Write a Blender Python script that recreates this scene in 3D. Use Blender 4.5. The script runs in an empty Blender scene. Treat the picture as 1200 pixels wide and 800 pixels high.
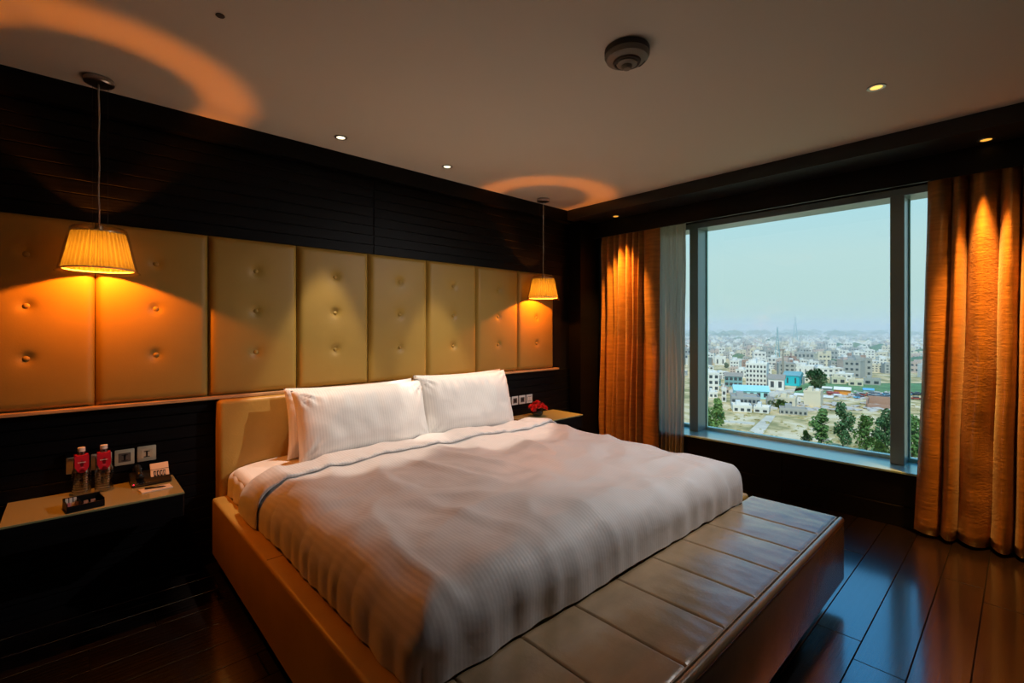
import bpy, bmesh, math, random
from mathutils import Vector, Matrix, noise
random.seed(7)
PI = math.pi
S = bpy.context.scene
COL = S.collection

# ------------------------------------------------------------------ camera, world, sun, exposure
FPX, HZ, YAW = 556.0, 385.0, math.atan(515/556)
CAM = Vector((0.0, -3.4, 1.44))
cd = bpy.data.cameras.new('camera'); cam = bpy.data.objects.new('camera', cd); COL.objects.link(cam)
cam.location = CAM; cam.rotation_euler = (PI/2, 0, -YAW)
cd.sensor_width = 36; cd.lens = FPX/1200*36; cd.shift_y = (HZ-400)/1200
cd.clip_start = 0.05; cd.clip_end = 12000
S.camera = cam

S.view_settings.view_transform = 'Standard'; S.view_settings.look = 'None'
S.view_settings.exposure = 0.0; S.view_settings.gamma = 1.0; S.view_settings.use_curve_mapping = False
S.cycles.max_bounces = 8; S.cycles.volume_bounces = 2; S.cycles.transparent_max_bounces = 16
S.cycles.sample_clamp_indirect = 4.0; S.cycles.caustics_reflective = False; S.cycles.caustics_refractive = False

w = bpy.data.worlds.new('sky'); S.world = w; w.use_nodes = True
nt = w.node_tree; nt.nodes.clear()
out = nt.nodes.new('ShaderNodeOutputWorld'); bg = nt.nodes.new('ShaderNodeBackground')
tc = nt.nodes.new('ShaderNodeTexCoord'); sp = nt.nodes.new('ShaderNodeSeparateXYZ'); cr = nt.nodes.new('ShaderNodeValToRGB')
nt.links.new(tc.outputs['Generated'], sp.inputs[0]); nt.links.new(sp.outputs['Z'], cr.inputs[0])
el = cr.color_ramp.elements
el[0].position = 0.0; el[0].color = (0.58, 0.76, 0.75, 1)
el[1].position = 0.9; el[1].color = (0.06, 0.36, 0.95, 1)
e = el.new(0.13); e.color = (0.60, 0.80, 0.82, 1)
e = el.new(0.26); e.color = (0.46, 0.79, 0.93, 1)
e = el.new(0.40); e.color = (0.11, 0.50, 1.06, 1)
nt.links.new(cr.outputs[0], bg.inputs[0]); bg.inputs[1].default_value = 1.0
nt.links.new(bg.outputs[0], out.inputs[0])
try: w.cycles.sampling_method = 'MANUAL'; w.cycles.sample_map_resolution = 256
except Exception: pass

sd = bpy.data.lights.new('sun', 'SUN'); sun = bpy.data.objects.new('sun', sd); COL.objects.link(sun)
sd.energy = 3.0; sd.angle = math.radians(3); sd.color = (1, 0.93, 0.8)
sun.rotation_euler = (math.radians(40), 0, math.radians(-70))   # high behind the hotel, lighting the facades that face it

# ------------------------------------------------------------------ helpers
def ray(u, v):
    R = (math.cos(YAW), -math.sin(YAW)); F = (math.sin(YAW), math.cos(YAW)); t = (u-600)/FPX
    return Vector((F[0]+t*R[0], F[1]+t*R[1], (HZ-v)/FPX))

def tag(o, label=None, cat=None, group=None, kind=None):
    if label: o['label'] = label
    if cat: o['category'] = cat
    if group: o['group'] = group
    if kind: o['kind'] = kind
    return o

def empty(name, loc=(0, 0, 0), rz=0.0):
    o = bpy.data.objects.new(name, None); COL.objects.link(o)
    o.location = loc; o.rotation_euler = (0, 0, rz); o.empty_display_size = 0.05
    return o

def link(name, me, mat=None, parent=None, loc=(0, 0, 0), rot=(0, 0, 0)):
    o = bpy.data.objects.new(name, me); COL.objects.link(o)
    if mat and not me.materials: me.materials.append(mat)
    o.location = loc; o.rotation_euler = rot
    if parent: o.parent = parent
    return o

def copy_tree(o, parent=None):
    c = o.copy(); COL.objects.link(c); c.parent = parent
    for ch in o.children: copy_tree(ch, c)
    return c

class MB:
    """collects shapes for ONE mesh"""
    def __init__(s): s.bm = bmesh.new()
    def box(s, x0, x1, y0, y1, z0, z1, bev=0.0, seg=2, M=None):
        r = bmesh.ops.create_cube(s.bm, size=1.0); vs = r['verts']
        for v in vs:
            v.co = Vector(((x0+x1)/2+v.co.x*(x1-x0), (y0+y1)/2+v.co.y*(y1-y0), (z0+z1)/2+v.co.z*(z1-z0)))
        if bev > 0:
            es = list({e for v in vs for e in v.link_edges})
            rb = bmesh.ops.bevel(s.bm, geom=es, offset=bev, segments=seg, affect='EDGES', profile=0.5)
            vs = list({v for f in rb['faces'] for v in f.verts} | {v for v in vs if v.is_valid})
        if M is not None:
            for v in vs: v.co = M @ v.co
        return s
    def lathe(s, prof, n=32, c=(0, 0), ang=None):
        rows = []
        for r, z in prof:
            if r < 1e-6: rows.append([s.bm.verts.new((c[0], c[1], z))])
            else: rows.append([s.bm.verts.new((c[0]+r*math.cos(2*PI*i/n), c[1]+r*math.sin(2*PI*i/n), z)) for i in range(n)])
        for a, b in zip(rows[:-1], rows[1:]):
            for i in range(n):
                j = (i+1) % n
                if len(a) == 1 and len(b) == 1: continue
                if len(a) == 1: s.bm.faces.new((a[0], b[j], b[i]))
                elif len(b) == 1: s.bm.faces.new((a[i], a[j], b[0]))
                else: s.bm.faces.new((a[i], a[j], b[j], b[i]))
        return s
    def tube(s, pts, r, n=8):
        pts = [Vector(p) for p in pts]; rings = []
        for i, p in enumerate(pts):
            d = (pts[min(i+1, len(pts)-1)]-pts[max(i-1, 0)]).normalized()
            a = d.orthogonal().normalized(); b = d.cross(a)
            if rings:                                   # keep the frame from twisting
                a = (pa - d*pa.dot(d)).normalized(); b = d.cross(a)
            pa = a
            rr = r[i] if isinstance(r, (list, tuple)) else r
            rings.append([s.bm.verts.new(p+a*rr*math.cos(2*PI*k/n)+b*rr*math.sin(2*PI*k/n)) for k in range(n)])
        for A, B in zip(rings[:-1], rings[1:]):
            for k in range(n): s.bm.faces.new((A[k], A[(k+1) % n], B[(k+1) % n], B[k]))
        s.bm.faces.new(rings[0][::-1]); s.bm.faces.new(rings[-1])
        return s
    def grid(s, nu, nv, fn, close_u=False):
        V = [[s.bm.verts.new(fn(i/(nu if close_u else nu-1), j/(nv-1))) for j in range(nv)] for i in range(nu)]
        for i in range(nu if close_u else nu-1):
            for j in range(nv-1):
                k = (i+1) % nu
                s.bm.faces.new((V[i][j], V[k][j], V[k][j+1], V[i][j+1]))
        return s
    def ico(s, c, r, sub=1, sc=(1, 1, 1), jit=0.0, rnd=random):
        rr = bmesh.ops.create_icosphere(s.bm, subdivisions=sub, radius=1.0)
        for v in rr['verts']:
            k = r*(1+jit*(rnd.random()-0.5))
            v.co = Vector((c[0]+v.co.x*k*sc[0], c[1]+v.co.y*k*sc[1], c[2]+v.co.z*k*sc[2]))
        return s
    def face(s, pts): s.bm.faces.new([s.bm.verts.new(p) for p in pts]); return s
    def mesh(s, name, smooth=None):
        bmesh.ops.recalc_face_normals(s.bm, faces=s.bm.faces[:])
        me = bpy.data.meshes.new(name); s.bm.to_mesh(me); s.bm.free()
        if smooth is True:
            me.polygons.foreach_set('use_smooth', [True]*len(me.polygons))
        elif smooth is not None and smooth > 0:
            me.polygons.foreach_set('use_smooth', [True]*len(me.polygons))
            me.set_sharp_from_angle(angle=math.radians(smooth))
        me.update(); return me
    def build(s, name, mat, parent=None, smooth=None, loc=(0, 0, 0), rot=(0, 0, 0)):
        return link(name, s.mesh(name, smooth), mat, parent, loc, rot)

def struct(o): o['kind'] = 'structure'; return o

# ------------------------------------------------------------------ materials
MATS = {}
def pm(name, col, rough=0.5, metal=0.0, spec=0.5, bump=None, var=None, sheen=0.0, coat=0.0, trans=0.0, emit=None, ior=1.45, coatrough=0.05, anis=0.0, coatior=1.5):
    """principled material; bump=(scale, strength, stretch) noise relief; var=(scale, amount, stretch, objrandom) colour grain"""
    m = bpy.data.materials.new(name); m.use_nodes = True; n = m.node_tree.nodes; l = m.node_tree.links
    b = n['Principled BSDF']; MATS[name] = m
    b.inputs['Base Color'].default_value = (*col, 1); b.inputs['Roughness'].default_value = rough
    b.inputs['Metallic'].default_value = metal; b.inputs['Specular IOR Level'].default_value = spec
    b.inputs['IOR'].default_value = ior
    if sheen: b.inputs['Sheen Weight'].default_value = sheen; b.inputs['Sheen Roughness'].default_value = 0.4
    if coat: b.inputs['Coat Weight'].default_value = coat; b.inputs['Coat Roughness'].default_value = coatrough; b.inputs['Coat IOR'].default_value = coatior
    if trans: b.inputs['Transmission Weight'].default_value = trans
    if anis: b.inputs['Anisotropic'].default_value = anis
    if emit: b.inputs['Emission Color'].default_value = (*emit[0], 1); b.inputs['Emission Strength'].default_value = emit[1]
    tcn = n.new('ShaderNodeTexCoord')
    def noise_tex(scale, stretch, detail=5):
        mp = n.new('ShaderNodeMapping'); l.new(tcn.outputs['Object'], mp.inputs[0]); mp.inputs['Scale'].default_value = stretch
        if var and len(var) > 3 and var[3]:
            oi = n.new('ShaderNodeObjectInfo'); mul = n.new('ShaderNodeMath'); mul.operation = 'MULTIPLY'; mul.inputs[1].default_value = 37.0
            cb = n.new('ShaderNodeCombineXYZ'); l.new(oi.outputs['Random'], mul.inputs[0])
            for k in range(3): l.new(mul.outputs[0], cb.inputs[k])
            l.new(cb.outputs[0], mp.inputs['Location'])
        t = n.new('ShaderNodeTexNoise'); t.inputs['Scale'].default_value = scale; t.inputs['Detail'].default_value = detail
        l.new(mp.outputs[0], t.inputs['Vector']); return t
    if var:
        t = noise_tex(var[0], var[2]); r = n.new('ShaderNodeValToRGB')
        a = var[1]; r.color_ramp.elements[0].position = 0.3; r.color_ramp.elements[1].position = 0.7
        r.color_ramp.elements[0].color = (*[c*(1-a) for c in col], 1); r.color_ramp.elements[1].color = (*[min(1, c*(1+a)) for c in col], 1)
        l.new(t.outputs['Fac'], r.inputs[0]); src = r.outputs[0]
        if len(var) > 3 and var[3]:
            oi = n.new('ShaderNodeObjectInfo'); mr = n.new('ShaderNodeMapRange'); mr.inputs['To Min'].default_value = 1-var[3]; mr.inputs['To Max'].default_value = 1+var[3]
            l.new(oi.outputs['Random'], mr.inputs[0]); hs = n.new('ShaderNodeHueSaturation'); l.new(mr.outputs[0], hs.inputs['Value']); l.new(src, hs.inputs['Color']); src = hs.outputs[0]
        l.new(src, b.inputs['Base Color'])
    if bump:
        t = noise_tex(bump[0], bump[2] if len(bump) > 2 else (1, 1, 1)); bn = n.new('ShaderNodeBump')
        bn.inputs['Strength'].default_value = bump[1]; bn.inputs['Distance'].default_value = 0.01
        l.new(t.outputs['Fac'], bn.inputs['Height']); l.new(bn.outputs[0], b.inputs['Normal'])
    return m

M_floor = pm('dark_stained_floorboard', (0.007, 0.0034, 0.0026), 0.3, spec=1.0, bump=(7, 0.12, (0.5, 9, 1)), var=(6, 0.5, (0.5, 10, 1), 0.35), coat=1.0, coatrough=0.14, coatior=3.0)
M_wood = pm('dark_wenge_wood', (0.0028, 0.0026, 0.0031), 0.5, spec=0.16, bump=(9, 0.18, (0.6, 6, 12)), var=(5, 0.45, (0.4, 6, 14), 0.25))
M_black = pm('black_lacquer', (0.006, 0.0055, 0.006), 0.42, spec=0.35)
M_soffit = pm('dark_soffit_lacquer', (0.014, 0.015, 0.017), 0.3, spec=0.5)
M_ceil = pm('warm_white_ceiling_paint', (0.72, 0.67, 0.57), 0.8, spec=0.2, bump=(60, 0.02))
M_wallp = pm('brown_wall_covering', (0.10, 0.07, 0.045), 0.8, bump=(80, 0.05))
M_panel = pm('tan_panel_leather', (0.34, 0.205, 0.038), 0.46, spec=0.4, bump=(140, 0.06), var=(3, 0.07, (1, 1, 1)))
M_lead = pm('caramel_bed_leather', (0.48, 0.275, 0.055), 0.42, spec=0.45, bump=(110, 0.09), var=(4, 0.10, (1, 1, 1)))
M_bench = pm('taupe_bench_leather', (0.38, 0.265, 0.15), 0.27, spec=1.0, bump=(75, 0.10), var=(5, 0.16, (1, 2, 1)), coat=0.5, coatrough=0.2)
M_seam = pm('dark_seam_thread', (0.05, 0.03, 0.015), 0.7)
M_ledge = pm('oak_ledge', (0.50, 0.30, 0.14), 0.4, var=(8, 0.3, (1, 12, 12)))
M_frame = pm('grey_green_window_aluminium', (0.30, 0.42, 0.43), 0.3, metal=0.2, spec=0.5)
M_sill = pm('satin_aluminium_sill', (0.55, 0.90, 0.80), 0.28, metal=0.45, spec=0.8)
M_chrome = pm('brushed_nickel', (0.42, 0.40, 0.37), 0.28, metal=1.0)
M_dkmet = pm('dark_bronze_metal', (0.05, 0.045, 0.04), 0.35, metal=0.8)
M_cord = pm('translucent_lamp_cord', (0.45, 0.43, 0.38), 0.35)
M_curt = pm('copper_silk_curtain', (0.42, 0.19, 0.042), 0.30, spec=0.6, bump=(60, 0.25, (1, 0.15, 1.5)), var=(9, 0.2, (1, 0.6, 5)), sheen=0.3, anis=0.4)
M_plate = pm('champagne_switch_plate', (0.55, 0.50, 0.36), 0.4, metal=0.1)
M_platew = pm('white_switch_plate', (0.72, 0.70, 0.66), 0.4)
M_insert = pm('grey_switch_insert', (0.10, 0.095, 0.085), 0.4)
M_glasstop = pm('cream_back_painted_glass', (0.38, 0.35, 0.165), 0.12, spec=0.6)
M_edge = pm('glass_edge', (0.18, 0.26, 0.20), 0.1, spec=0.6)
M_plas = pm('black_plastic', (0.008, 0.008, 0.008), 0.35)
M_paper = pm('cream_paper', (0.78, 0.70, 0.60), 0.8)
M_card = pm('phone_face_card', (0.80, 0.62, 0.42), 0.6)
M_red = pm('red_collar_card', (0.55, 0.012, 0.03), 0.4)
M_whiteink = pm('white_print', (0.9, 0.75, 0.72), 0.6)
M_cap = pm('white_bottle_cap', (0.85, 0.78, 0.70), 0.4)
M_petal = pm('scarlet_petal', (0.75, 0.012, 0.015), 0.5, sheen=0.3)
M_leaf = pm('green_leaf', (0.02, 0.055, 0.012), 0.4)
M_vase = pm('smoked_glass_bowl', (0.012, 0.016, 0.010), 0.06, spec=0.8)
M_det = pm('ivory_detector_plastic', (0.20, 0.175, 0.135), 0.5)
M_detd = pm('dark_ceiling_fitting', (0.04, 0.035, 0.03), 0.6)
M_led = pm('red_indicator', (0.6, 0.0, 0.02), 0.4, emit=((1, 0.02, 0.08), 3))
M_ledw = pm('blue_white_indicator', (0.6, 0.7, 1), 0.4, emit=((0.7, 0.8, 1), 2))

def satin(name, col, axis, period, rough=0.55):
    m = pm(name, col, rough, spec=0.35, sheen=0.25); n = m.node_tree.nodes; l = m.node_tree.links; b = n['Principled BSDF']
    t = n.new('ShaderNodeTexCoord'); s = n.new('ShaderNodeSeparateXYZ'); l.new(t.outputs['UV' if axis == 'UV' else 'Object'], s.inputs[0])
    mu = n.new('ShaderNodeMath'); mu.operation = 'MULTIPLY'; mu.inputs[1].default_value = 2*PI/period; l.new(s.outputs['X'], mu.inputs[0])
    si = n.new('ShaderNodeMath'); si.operation = 'SINE'; l.new(mu.outputs[0], si.inputs[0])
    r = n.new('ShaderNodeValToRGB'); r.color_ramp.elements[0].position = 0.35; r.color_ramp.elements[1].position = 0.65
    ad = n.new('ShaderNodeMath'); ad.operation = 'MULTIPLY_ADD'; ad.inputs[1].default_value = 0.5; ad.inputs[2].default_value = 0.5
    l.new(si.outputs[0], ad.inputs[0]); l.new(ad.outputs[0], r.inputs[0])
    r.color_ramp.elements[0].color = (*[c*0.92 for c in col], 1); r.color_ramp.elements[1].color = (*col, 1); l.new(r.outputs[0], b.inputs['Base Color'])
    mr = n.new('ShaderNodeMapRange'); mr.inputs['To Min'].default_value = rough+0.15; mr.inputs['To Max'].default_value = rough-0.12
    l.new(ad.outputs[0], mr.inputs[0]); l.new(mr.outputs[0], b.inputs['Roughness'])
    nz = n.new('ShaderNodeTexNoise'); nz.inputs['Scale'].default_value = 9; nz.inputs['Detail'].default_value = 6; l.new(t.outputs['Object'], nz.inputs['Vector'])
    bn = n.new('ShaderNodeBump'); bn.inputs['Strength'].default_value = 0.16; bn.inputs['Distance'].default_value = 0.03
    l.new(nz.outputs['Fac'], bn.inputs['Height']); l.new(bn.outputs[0], b.inputs['Normal'])
    return m
M_duvet = satin('satin_stripe_duvet_cotton', (0.63, 0.61, 0.60), 'OBJ', 0.016)
M_pillow = satin('satin_stripe_pillow_cotton', (0.84, 0.80, 0.76), 'OBJ', 0.016)
M_sheet = pm('white_sheet_cotton', (0.80, 0.74, 0.68), 0.65, bump=(14, 0.15), sheen=0.2)

def thin_glass(name, tint, refl=0.06, pwr=4.0, rgh=0.02):
    m = bpy.data.materials.new(name); m.use_nodes = True; n = m.node_tree.nodes; l = m.node_tree.links; n.clear()
    o = n.new('ShaderNodeOutputMaterial'); t = n.new('ShaderNodeBsdfTransparent'); g = n.new('ShaderNodeBsdfGlossy'); mx = n.new('ShaderNodeMixShader'); lw = n.new('ShaderNodeLayerWeight'); pw = n.new('ShaderNodeMath'); ma = n.new('ShaderNodeMath')
    t.inputs[0].default_value = (*tint, 1); g.inputs['Roughness'].default_value = rgh; lw.inputs['Blend'].default_value = 0.5
    pw.operation = 'POWER'; pw.inputs[1].default_value = pwr; ma.operation = 'MULTIPLY_ADD'; ma.inputs[1].default_value = 0.6; ma.inputs[2].default_value = refl*0.5
    l.new(lw.outputs['Facing'], pw.inputs[0]); l.new(pw.outputs[0], ma.inputs[0]); l.new(ma.outputs[0], mx.inputs[0]); l.new(t.outputs[0], mx.inputs[1]); l.new(g.outputs[0], mx.inputs[2]); l.new(mx.outputs[0], o.inputs[0])
    return m
M_pane = thin_glass('tinted_window_glass', (0.93, 0.98, 0.965))
M_lglass = thin_glass('clear_lamp_glass', (0.97, 0.94, 0.88))
M_pet = thin_glass('clear_bottle_plastic', (0.82, 0.82, 0.80), 0.6, 1.6, 0.05)

def cloth_trans(name, col, tcol, fac, transp=0.0):
    m = bpy.data.materials.new(name); m.use_nodes = True; n = m.node_tree.nodes; l = m.node_tree.links; n.clear()
    o = n.new('ShaderNodeOutputMaterial'); d = n.new('ShaderNodeBsdfDiffuse'); t = n.new('ShaderNodeBsdfTranslucent'); mx = n.new('ShaderNodeMixShader')
    d.inputs[0].default_value = (*col, 1); t.inputs[0].default_value = (*tcol, 1); mx.inputs[0].default_value = fac
    l.new(d.outputs[0], mx.inputs[1]); l.new(t.outputs[0], mx.inputs[2]); last = mx
    if transp:
        tr = n.new('ShaderNodeBsdfTransparent'); m2 = n.new('ShaderNodeMixShader'); m2.inputs[0].default_value = transp
        l.new(mx.outputs[0], m2.inputs[1]); l.new(tr.outputs[0], m2.inputs[2]); last = m2
    l.new(last.outputs[0], o.inputs[0]); return m
M_shade = cloth_trans('pleated_cream_shade_fabric', (0.30, 0.22, 0.09), (0.060, 0.075, 0.05), 0.5)
M_sheer = cloth_trans('sheer_grey_voile', (0.46, 0.43, 0.36), (0.80, 0.77, 0.66), 0.6, 0.16)
def emis(name, col, st):
    m = bpy.data.materials.new(name); m.use_nodes = True; n = m.node_tree.nodes; n.clear()
    o = n.new('ShaderNodeOutputMaterial'); e = n.new('ShaderNodeEmission'); e.inputs[0].default_value = (*col, 1); e.inputs[1].default_value = st
    m.node_tree.links.new(e.outputs[0], o.inputs[0]); return m
M_bulb = emis('glowing_lamp_bulb', (1, 0.55, 0.16), 4)
M_spotw = emis('glowing_spot_lens', (1, 0.86, 0.55), 2.2)
M_spoto2 = emis('glowing_warm_spot_lens', (1, 0.55, 0.12), 1.8)
M_spoto = emis('glowing_amber_spot_lens', (1, 0.42, 0.05), 1.4)

# ------------------------------------------------------------------ room shell
XL, XR, YB, ZC = -2.6, 4.85, -5.6, 2.709
XS, XP, XW, XC0 = 3.905, 4.24, 4.42, 4.02              # soffit face, pelmet, wall under the window
def sbox(name, m, *a, parent=None, bev=0.0):
    o = MB().box(*a, bev=bev).build(name, m, parent)
    if parent is None: struct(o)
    return o
floor = sbox('floor', M_black, XL, XW, YB, 0.0, -0.15, -0.014)
pc = {}
def plank_mesh(L, W, T, bev, key):
    k = (round(L, 3), round(W, 3), key)
    if k not in pc: pc[k] = MB().box(0, L, 0, W, -T, 0, bev=bev, seg=1).mesh('plank')
    return pc[k]
row, y = 0, YB
PATT = [[1.755]*4, [0.9, 1.755, 1.755, 1.71, 0.9], [1.3, 1.9, 1.9, 1.92], [0.6, 1.9, 1.9, 1.9, 0.72], [1.6, 1.3, 1.9, 1.5, 0.72]]
while y < -0.01:
    W = min(0.1806, -y); x = XL
    for L in PATT[(row*3) % 5]:
        link('plank', plank_mesh(L-0.004, W-0.004, 0.013, 0.0012, 'f'), M_floor, floor, (x+0.002, y+0.002, random.uniform(-0.0006, 0.0)))
        x += L
    y += W; row += 1

ceil_ = sbox('ceiling', M_ceil, XL-0.1, XS, YB-0.1, 0.1, ZC, ZC+0.2)
soff = sbox('ceiling_soffit', M_soffit, XS, XR+0.1, YB-0.1, 0.1, ZC-0.102, ZC+0.2)
sbox('trim_3', M_black, XP, XP+0.018, YB, -0.15, 2.437, ZC-0.1025)       # curtain pelmet board
sbox('wall_left', M_wallp, XL-0.12, XL, YB, 0.0, 0.0, ZC)
sbox('wall_back', M_wallp, XL-0.12, XR+0.1, YB-0.12, YB, -0.15, ZC-0.102)

wh = sbox('wall_headboard', M_black, XL-0.12, XC0, 0.012, 0.14, -0.15, ZC)
cols = [(XL, -0.9), (-0.9, 1.70), (1.70, XC0)]
def clad(z0, z1, nrow):
    h = (z1-z0)/nrow
    for (a, b) in cols:
        me = MB().box(0, b-a-0.005, -0.012, 0.0, 0, h-0.005, bev=0.002, seg=1).mesh('plank')
        for k in range(nrow): link('plank', me, M_wood, wh, (a+0.0025, 0.012, z0+k*h))
clad(2.012, 2.585, 8)
clad(0.0, 1.008, 14)
sbox('trim_1', M_wood, XL, XS, -0.06, 0.012, 2.586, ZC)
sbox('trim_4', M_wood, XS, XC0, -0.06, 0.012, 2.586, ZC-0.102)
sbox('trim_2', M_ledge, -2.0, 3.775, -0.06, 0.0, 1.009, 1.027, bev=0.003)    # ledge under the upholstered panels
sbox('wall_pilaster', M_wood, XC0, XR+0.1, -0.15, 0.14, -0.15, ZC-0.102)
# window wall
wr = sbox('wall_right', M_black, XW+0.012, XR, YB, -0.15, -0.15, 0.385)
for k, (a, b) in enumerate(((YB, -4.1), (-4.1, -2.0), (-2.0, -0.15))):
    for j, (z0, z1) in enumerate(((0.0, 0.15), (0.153, 0.383))):
        MB().box(XW-(0.006 if j == 0 else 0), XW+0.012, a+0.002, b-0.002, z0, z1, bev=0.002, seg=1).build('plank', M_wood, wr)
sbox('wall_right_upper', M_black, 4.60, XR, YB, -0.15, 2.505, ZC-0.102)
sbox('wall_right_pier', M_black, 4.60, XR, YB, -3.62, 0.4, 2.505)
sbox('wall_right_corner', M_black, 4.60, XR, -0.38, -0.15, 0.4, 2.505)

# window
win = struct(empty('window_1', (4.7, -2.0, 0.4)))
def wpart(name, m, *a, bev=0.003):
    o = MB().box(*a, bev=bev).build(name, m); o.parent = win; o.matrix_parent_inverse = Matrix.Translation(win.location).inverted(); return o
wpart('window_sill', M_sill, XW-0.012, XR, -3.9, -0.16, 0.386, 0.402)
wpart('head_rail', M_frame, 4.62, 4.85, -3.62, -0.38, 2.45, 2.505)
wpart('bottom_rail', M_sill, 4.79, 4.85, -3.62, -0.38, 0.402, 0.43)
for ya, yb in ((-1.168, -1.078), (-2.784, -2.697)):
    wpart('mullion', M_frame, 4.62, 4.84, ya, yb, 0.402, 2.45, bev=0.004)
    wpart('glazing_bead', M_sill, 4.80, 4.822, ya-0.012, ya, 0.43, 2.45)
    wpart('glazing_bead', M_sill, 4.80, 4.822, yb, yb+0.012, 0.43, 2.45)
for ya, yb in ((-1.078, -0.38), (-2.697, -1.168), (-3.62, -2.784)):
    wpart('pane', M_pane, 4.824, 4.830, ya+0.001, yb-0.001, 0.43, 2.45, bev=0)

pl = bpy.data.lights.new('window_portal', 'AREA'); po = bpy.data.objects.new('window_portal', pl); COL.objects.link(po)
pl.shape = 'RECTANGLE'; pl.size = 2.02; pl.size_y = 3.24; pl.cycles.is_portal = True
po.location = (4.86, -2.0, 1.44); po.rotation_euler = (0, PI/2, 0)

# ------------------------------------------------------------------ upholstered wall panels
PW, PZ0, PZ1 = 0.5192, 1.028, 2.010
BZ = (1.29, 1.553, 1.81)
def panel_fn(i, j):
    wv, h = PW-0.003, PZ1-PZ0
    x, z = i*wv, j*h
    ex = min(x, wv-x); ez = min(z, h-z)
    d = 0.034*(1-math.exp(-ex/0.010))*(1-math.exp(-ez/0.008)) + 0.004*math.sin(PI*i)
    for bz in BZ:
        r = math.hypot(x-wv/2, z-(bz-PZ0)); d -= 0.013*math.exp(-(r/0.026)**2)+0.004*math.exp(-(r/0.07)**2)
    return (x, -max(d, 0.001), z)
pan = tag(empty('upholstered_wall_panelling', (1.8, 0, PZ0)), 'row of tan leather wall panels with three buttons each above the bed', 'wall panel')
pme = MB().grid(44, 70, panel_fn).mesh('panel', True)
bme = MB().lathe([(0.0, -0.010), (0.008, -0.009), (0.0135, -0.005), (0.015, 0.0), (0.0135, 0.004)], 20).mesh('button', True)
for k in range(-3, 7):
    p = link('panel', pme, M_panel, pan, (0.0918+k*PW-1.8, -0.0005, 0))
    for bz in BZ:
        link('button', bme, M_panel, p, ((PW-0.003)/2, -0.0215, bz-PZ0), (-PI/2, 0, 0))

# ------------------------------------------------------------------ bed
BX0, BX1 = 0.606, 3.02
bed = tag(empty('bed', (1.81, -1.1, 0)), 'wide low bed with caramel leather headboard and side rails', 'bed')
def bpart(o): o.parent = bed; o.matrix_parent_inverse = Matrix.Translation(bed.location).inverted(); return o
bpart(MB().box(0.86, 2.76, -2.2, -0.02, 0.0, 0.10).build('plinth', M_black))
for a, b in ((BX0, BX0+0.088), (BX1-0.088, BX1)):
    r = bpart(MB().box(a, b, -2.262, -0.125, 0.10, 0.437, bev=0.016, seg=4).build('side_rail', M_lead, smooth=40))
    MB().box(a+0.012, b-0.012, -1.17, -1.168, 0.4365, 0.4378).build('seam', M_seam, r)
bpart(MB().box(BX0+0.09, BX1-0.09, -2.262, -2.20, 0.10, 0.42, bev=0.01).build('foot_rail', M_lead, smooth=40))
hb = bpart(MB().box(0.645, 2.965, -0.122, -0.002, 0.10, 1.006, bev=0.024, seg=5).build('headboard', M_lead, smooth=40))
mt = bpart(MB().box(0.705, 2.915, -2.19, -0.128, 0.14, 0.60, bev=0.05, seg=5).build('mattress', M_sheet, smooth=50))

# fitted sheet visible at the head end with a tucked corner
def sheet_fn(i, j):
    a = (i-0.5)*2; s = max(-1, min(1, a))
    p = 7.0; th = a*PI/2
    sx = math.copysign(abs(math.sin(th))**(2/p), a); cz = abs(math.cos(th))**(2/p)
    y = -0.13-0.75*j
    n1 = noise.noise(Vector((a*3, y*6, 2)))*0.006
    wr_ = 0.008*math.sin(y*46+2.5*math.sin(a*4))*max(0, 1-cz)*(1.0 if a < 0 else 0.6)
    return (1.81+1.118*sx+wr_*(1 if a > 0 else -1), y, 0.43+0.185*cz+n1*cz)
sh = MB().grid(120, 50, sheet_fn).build('bed_sheet', M_sheet, None, True)
bpart(sh)

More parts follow.
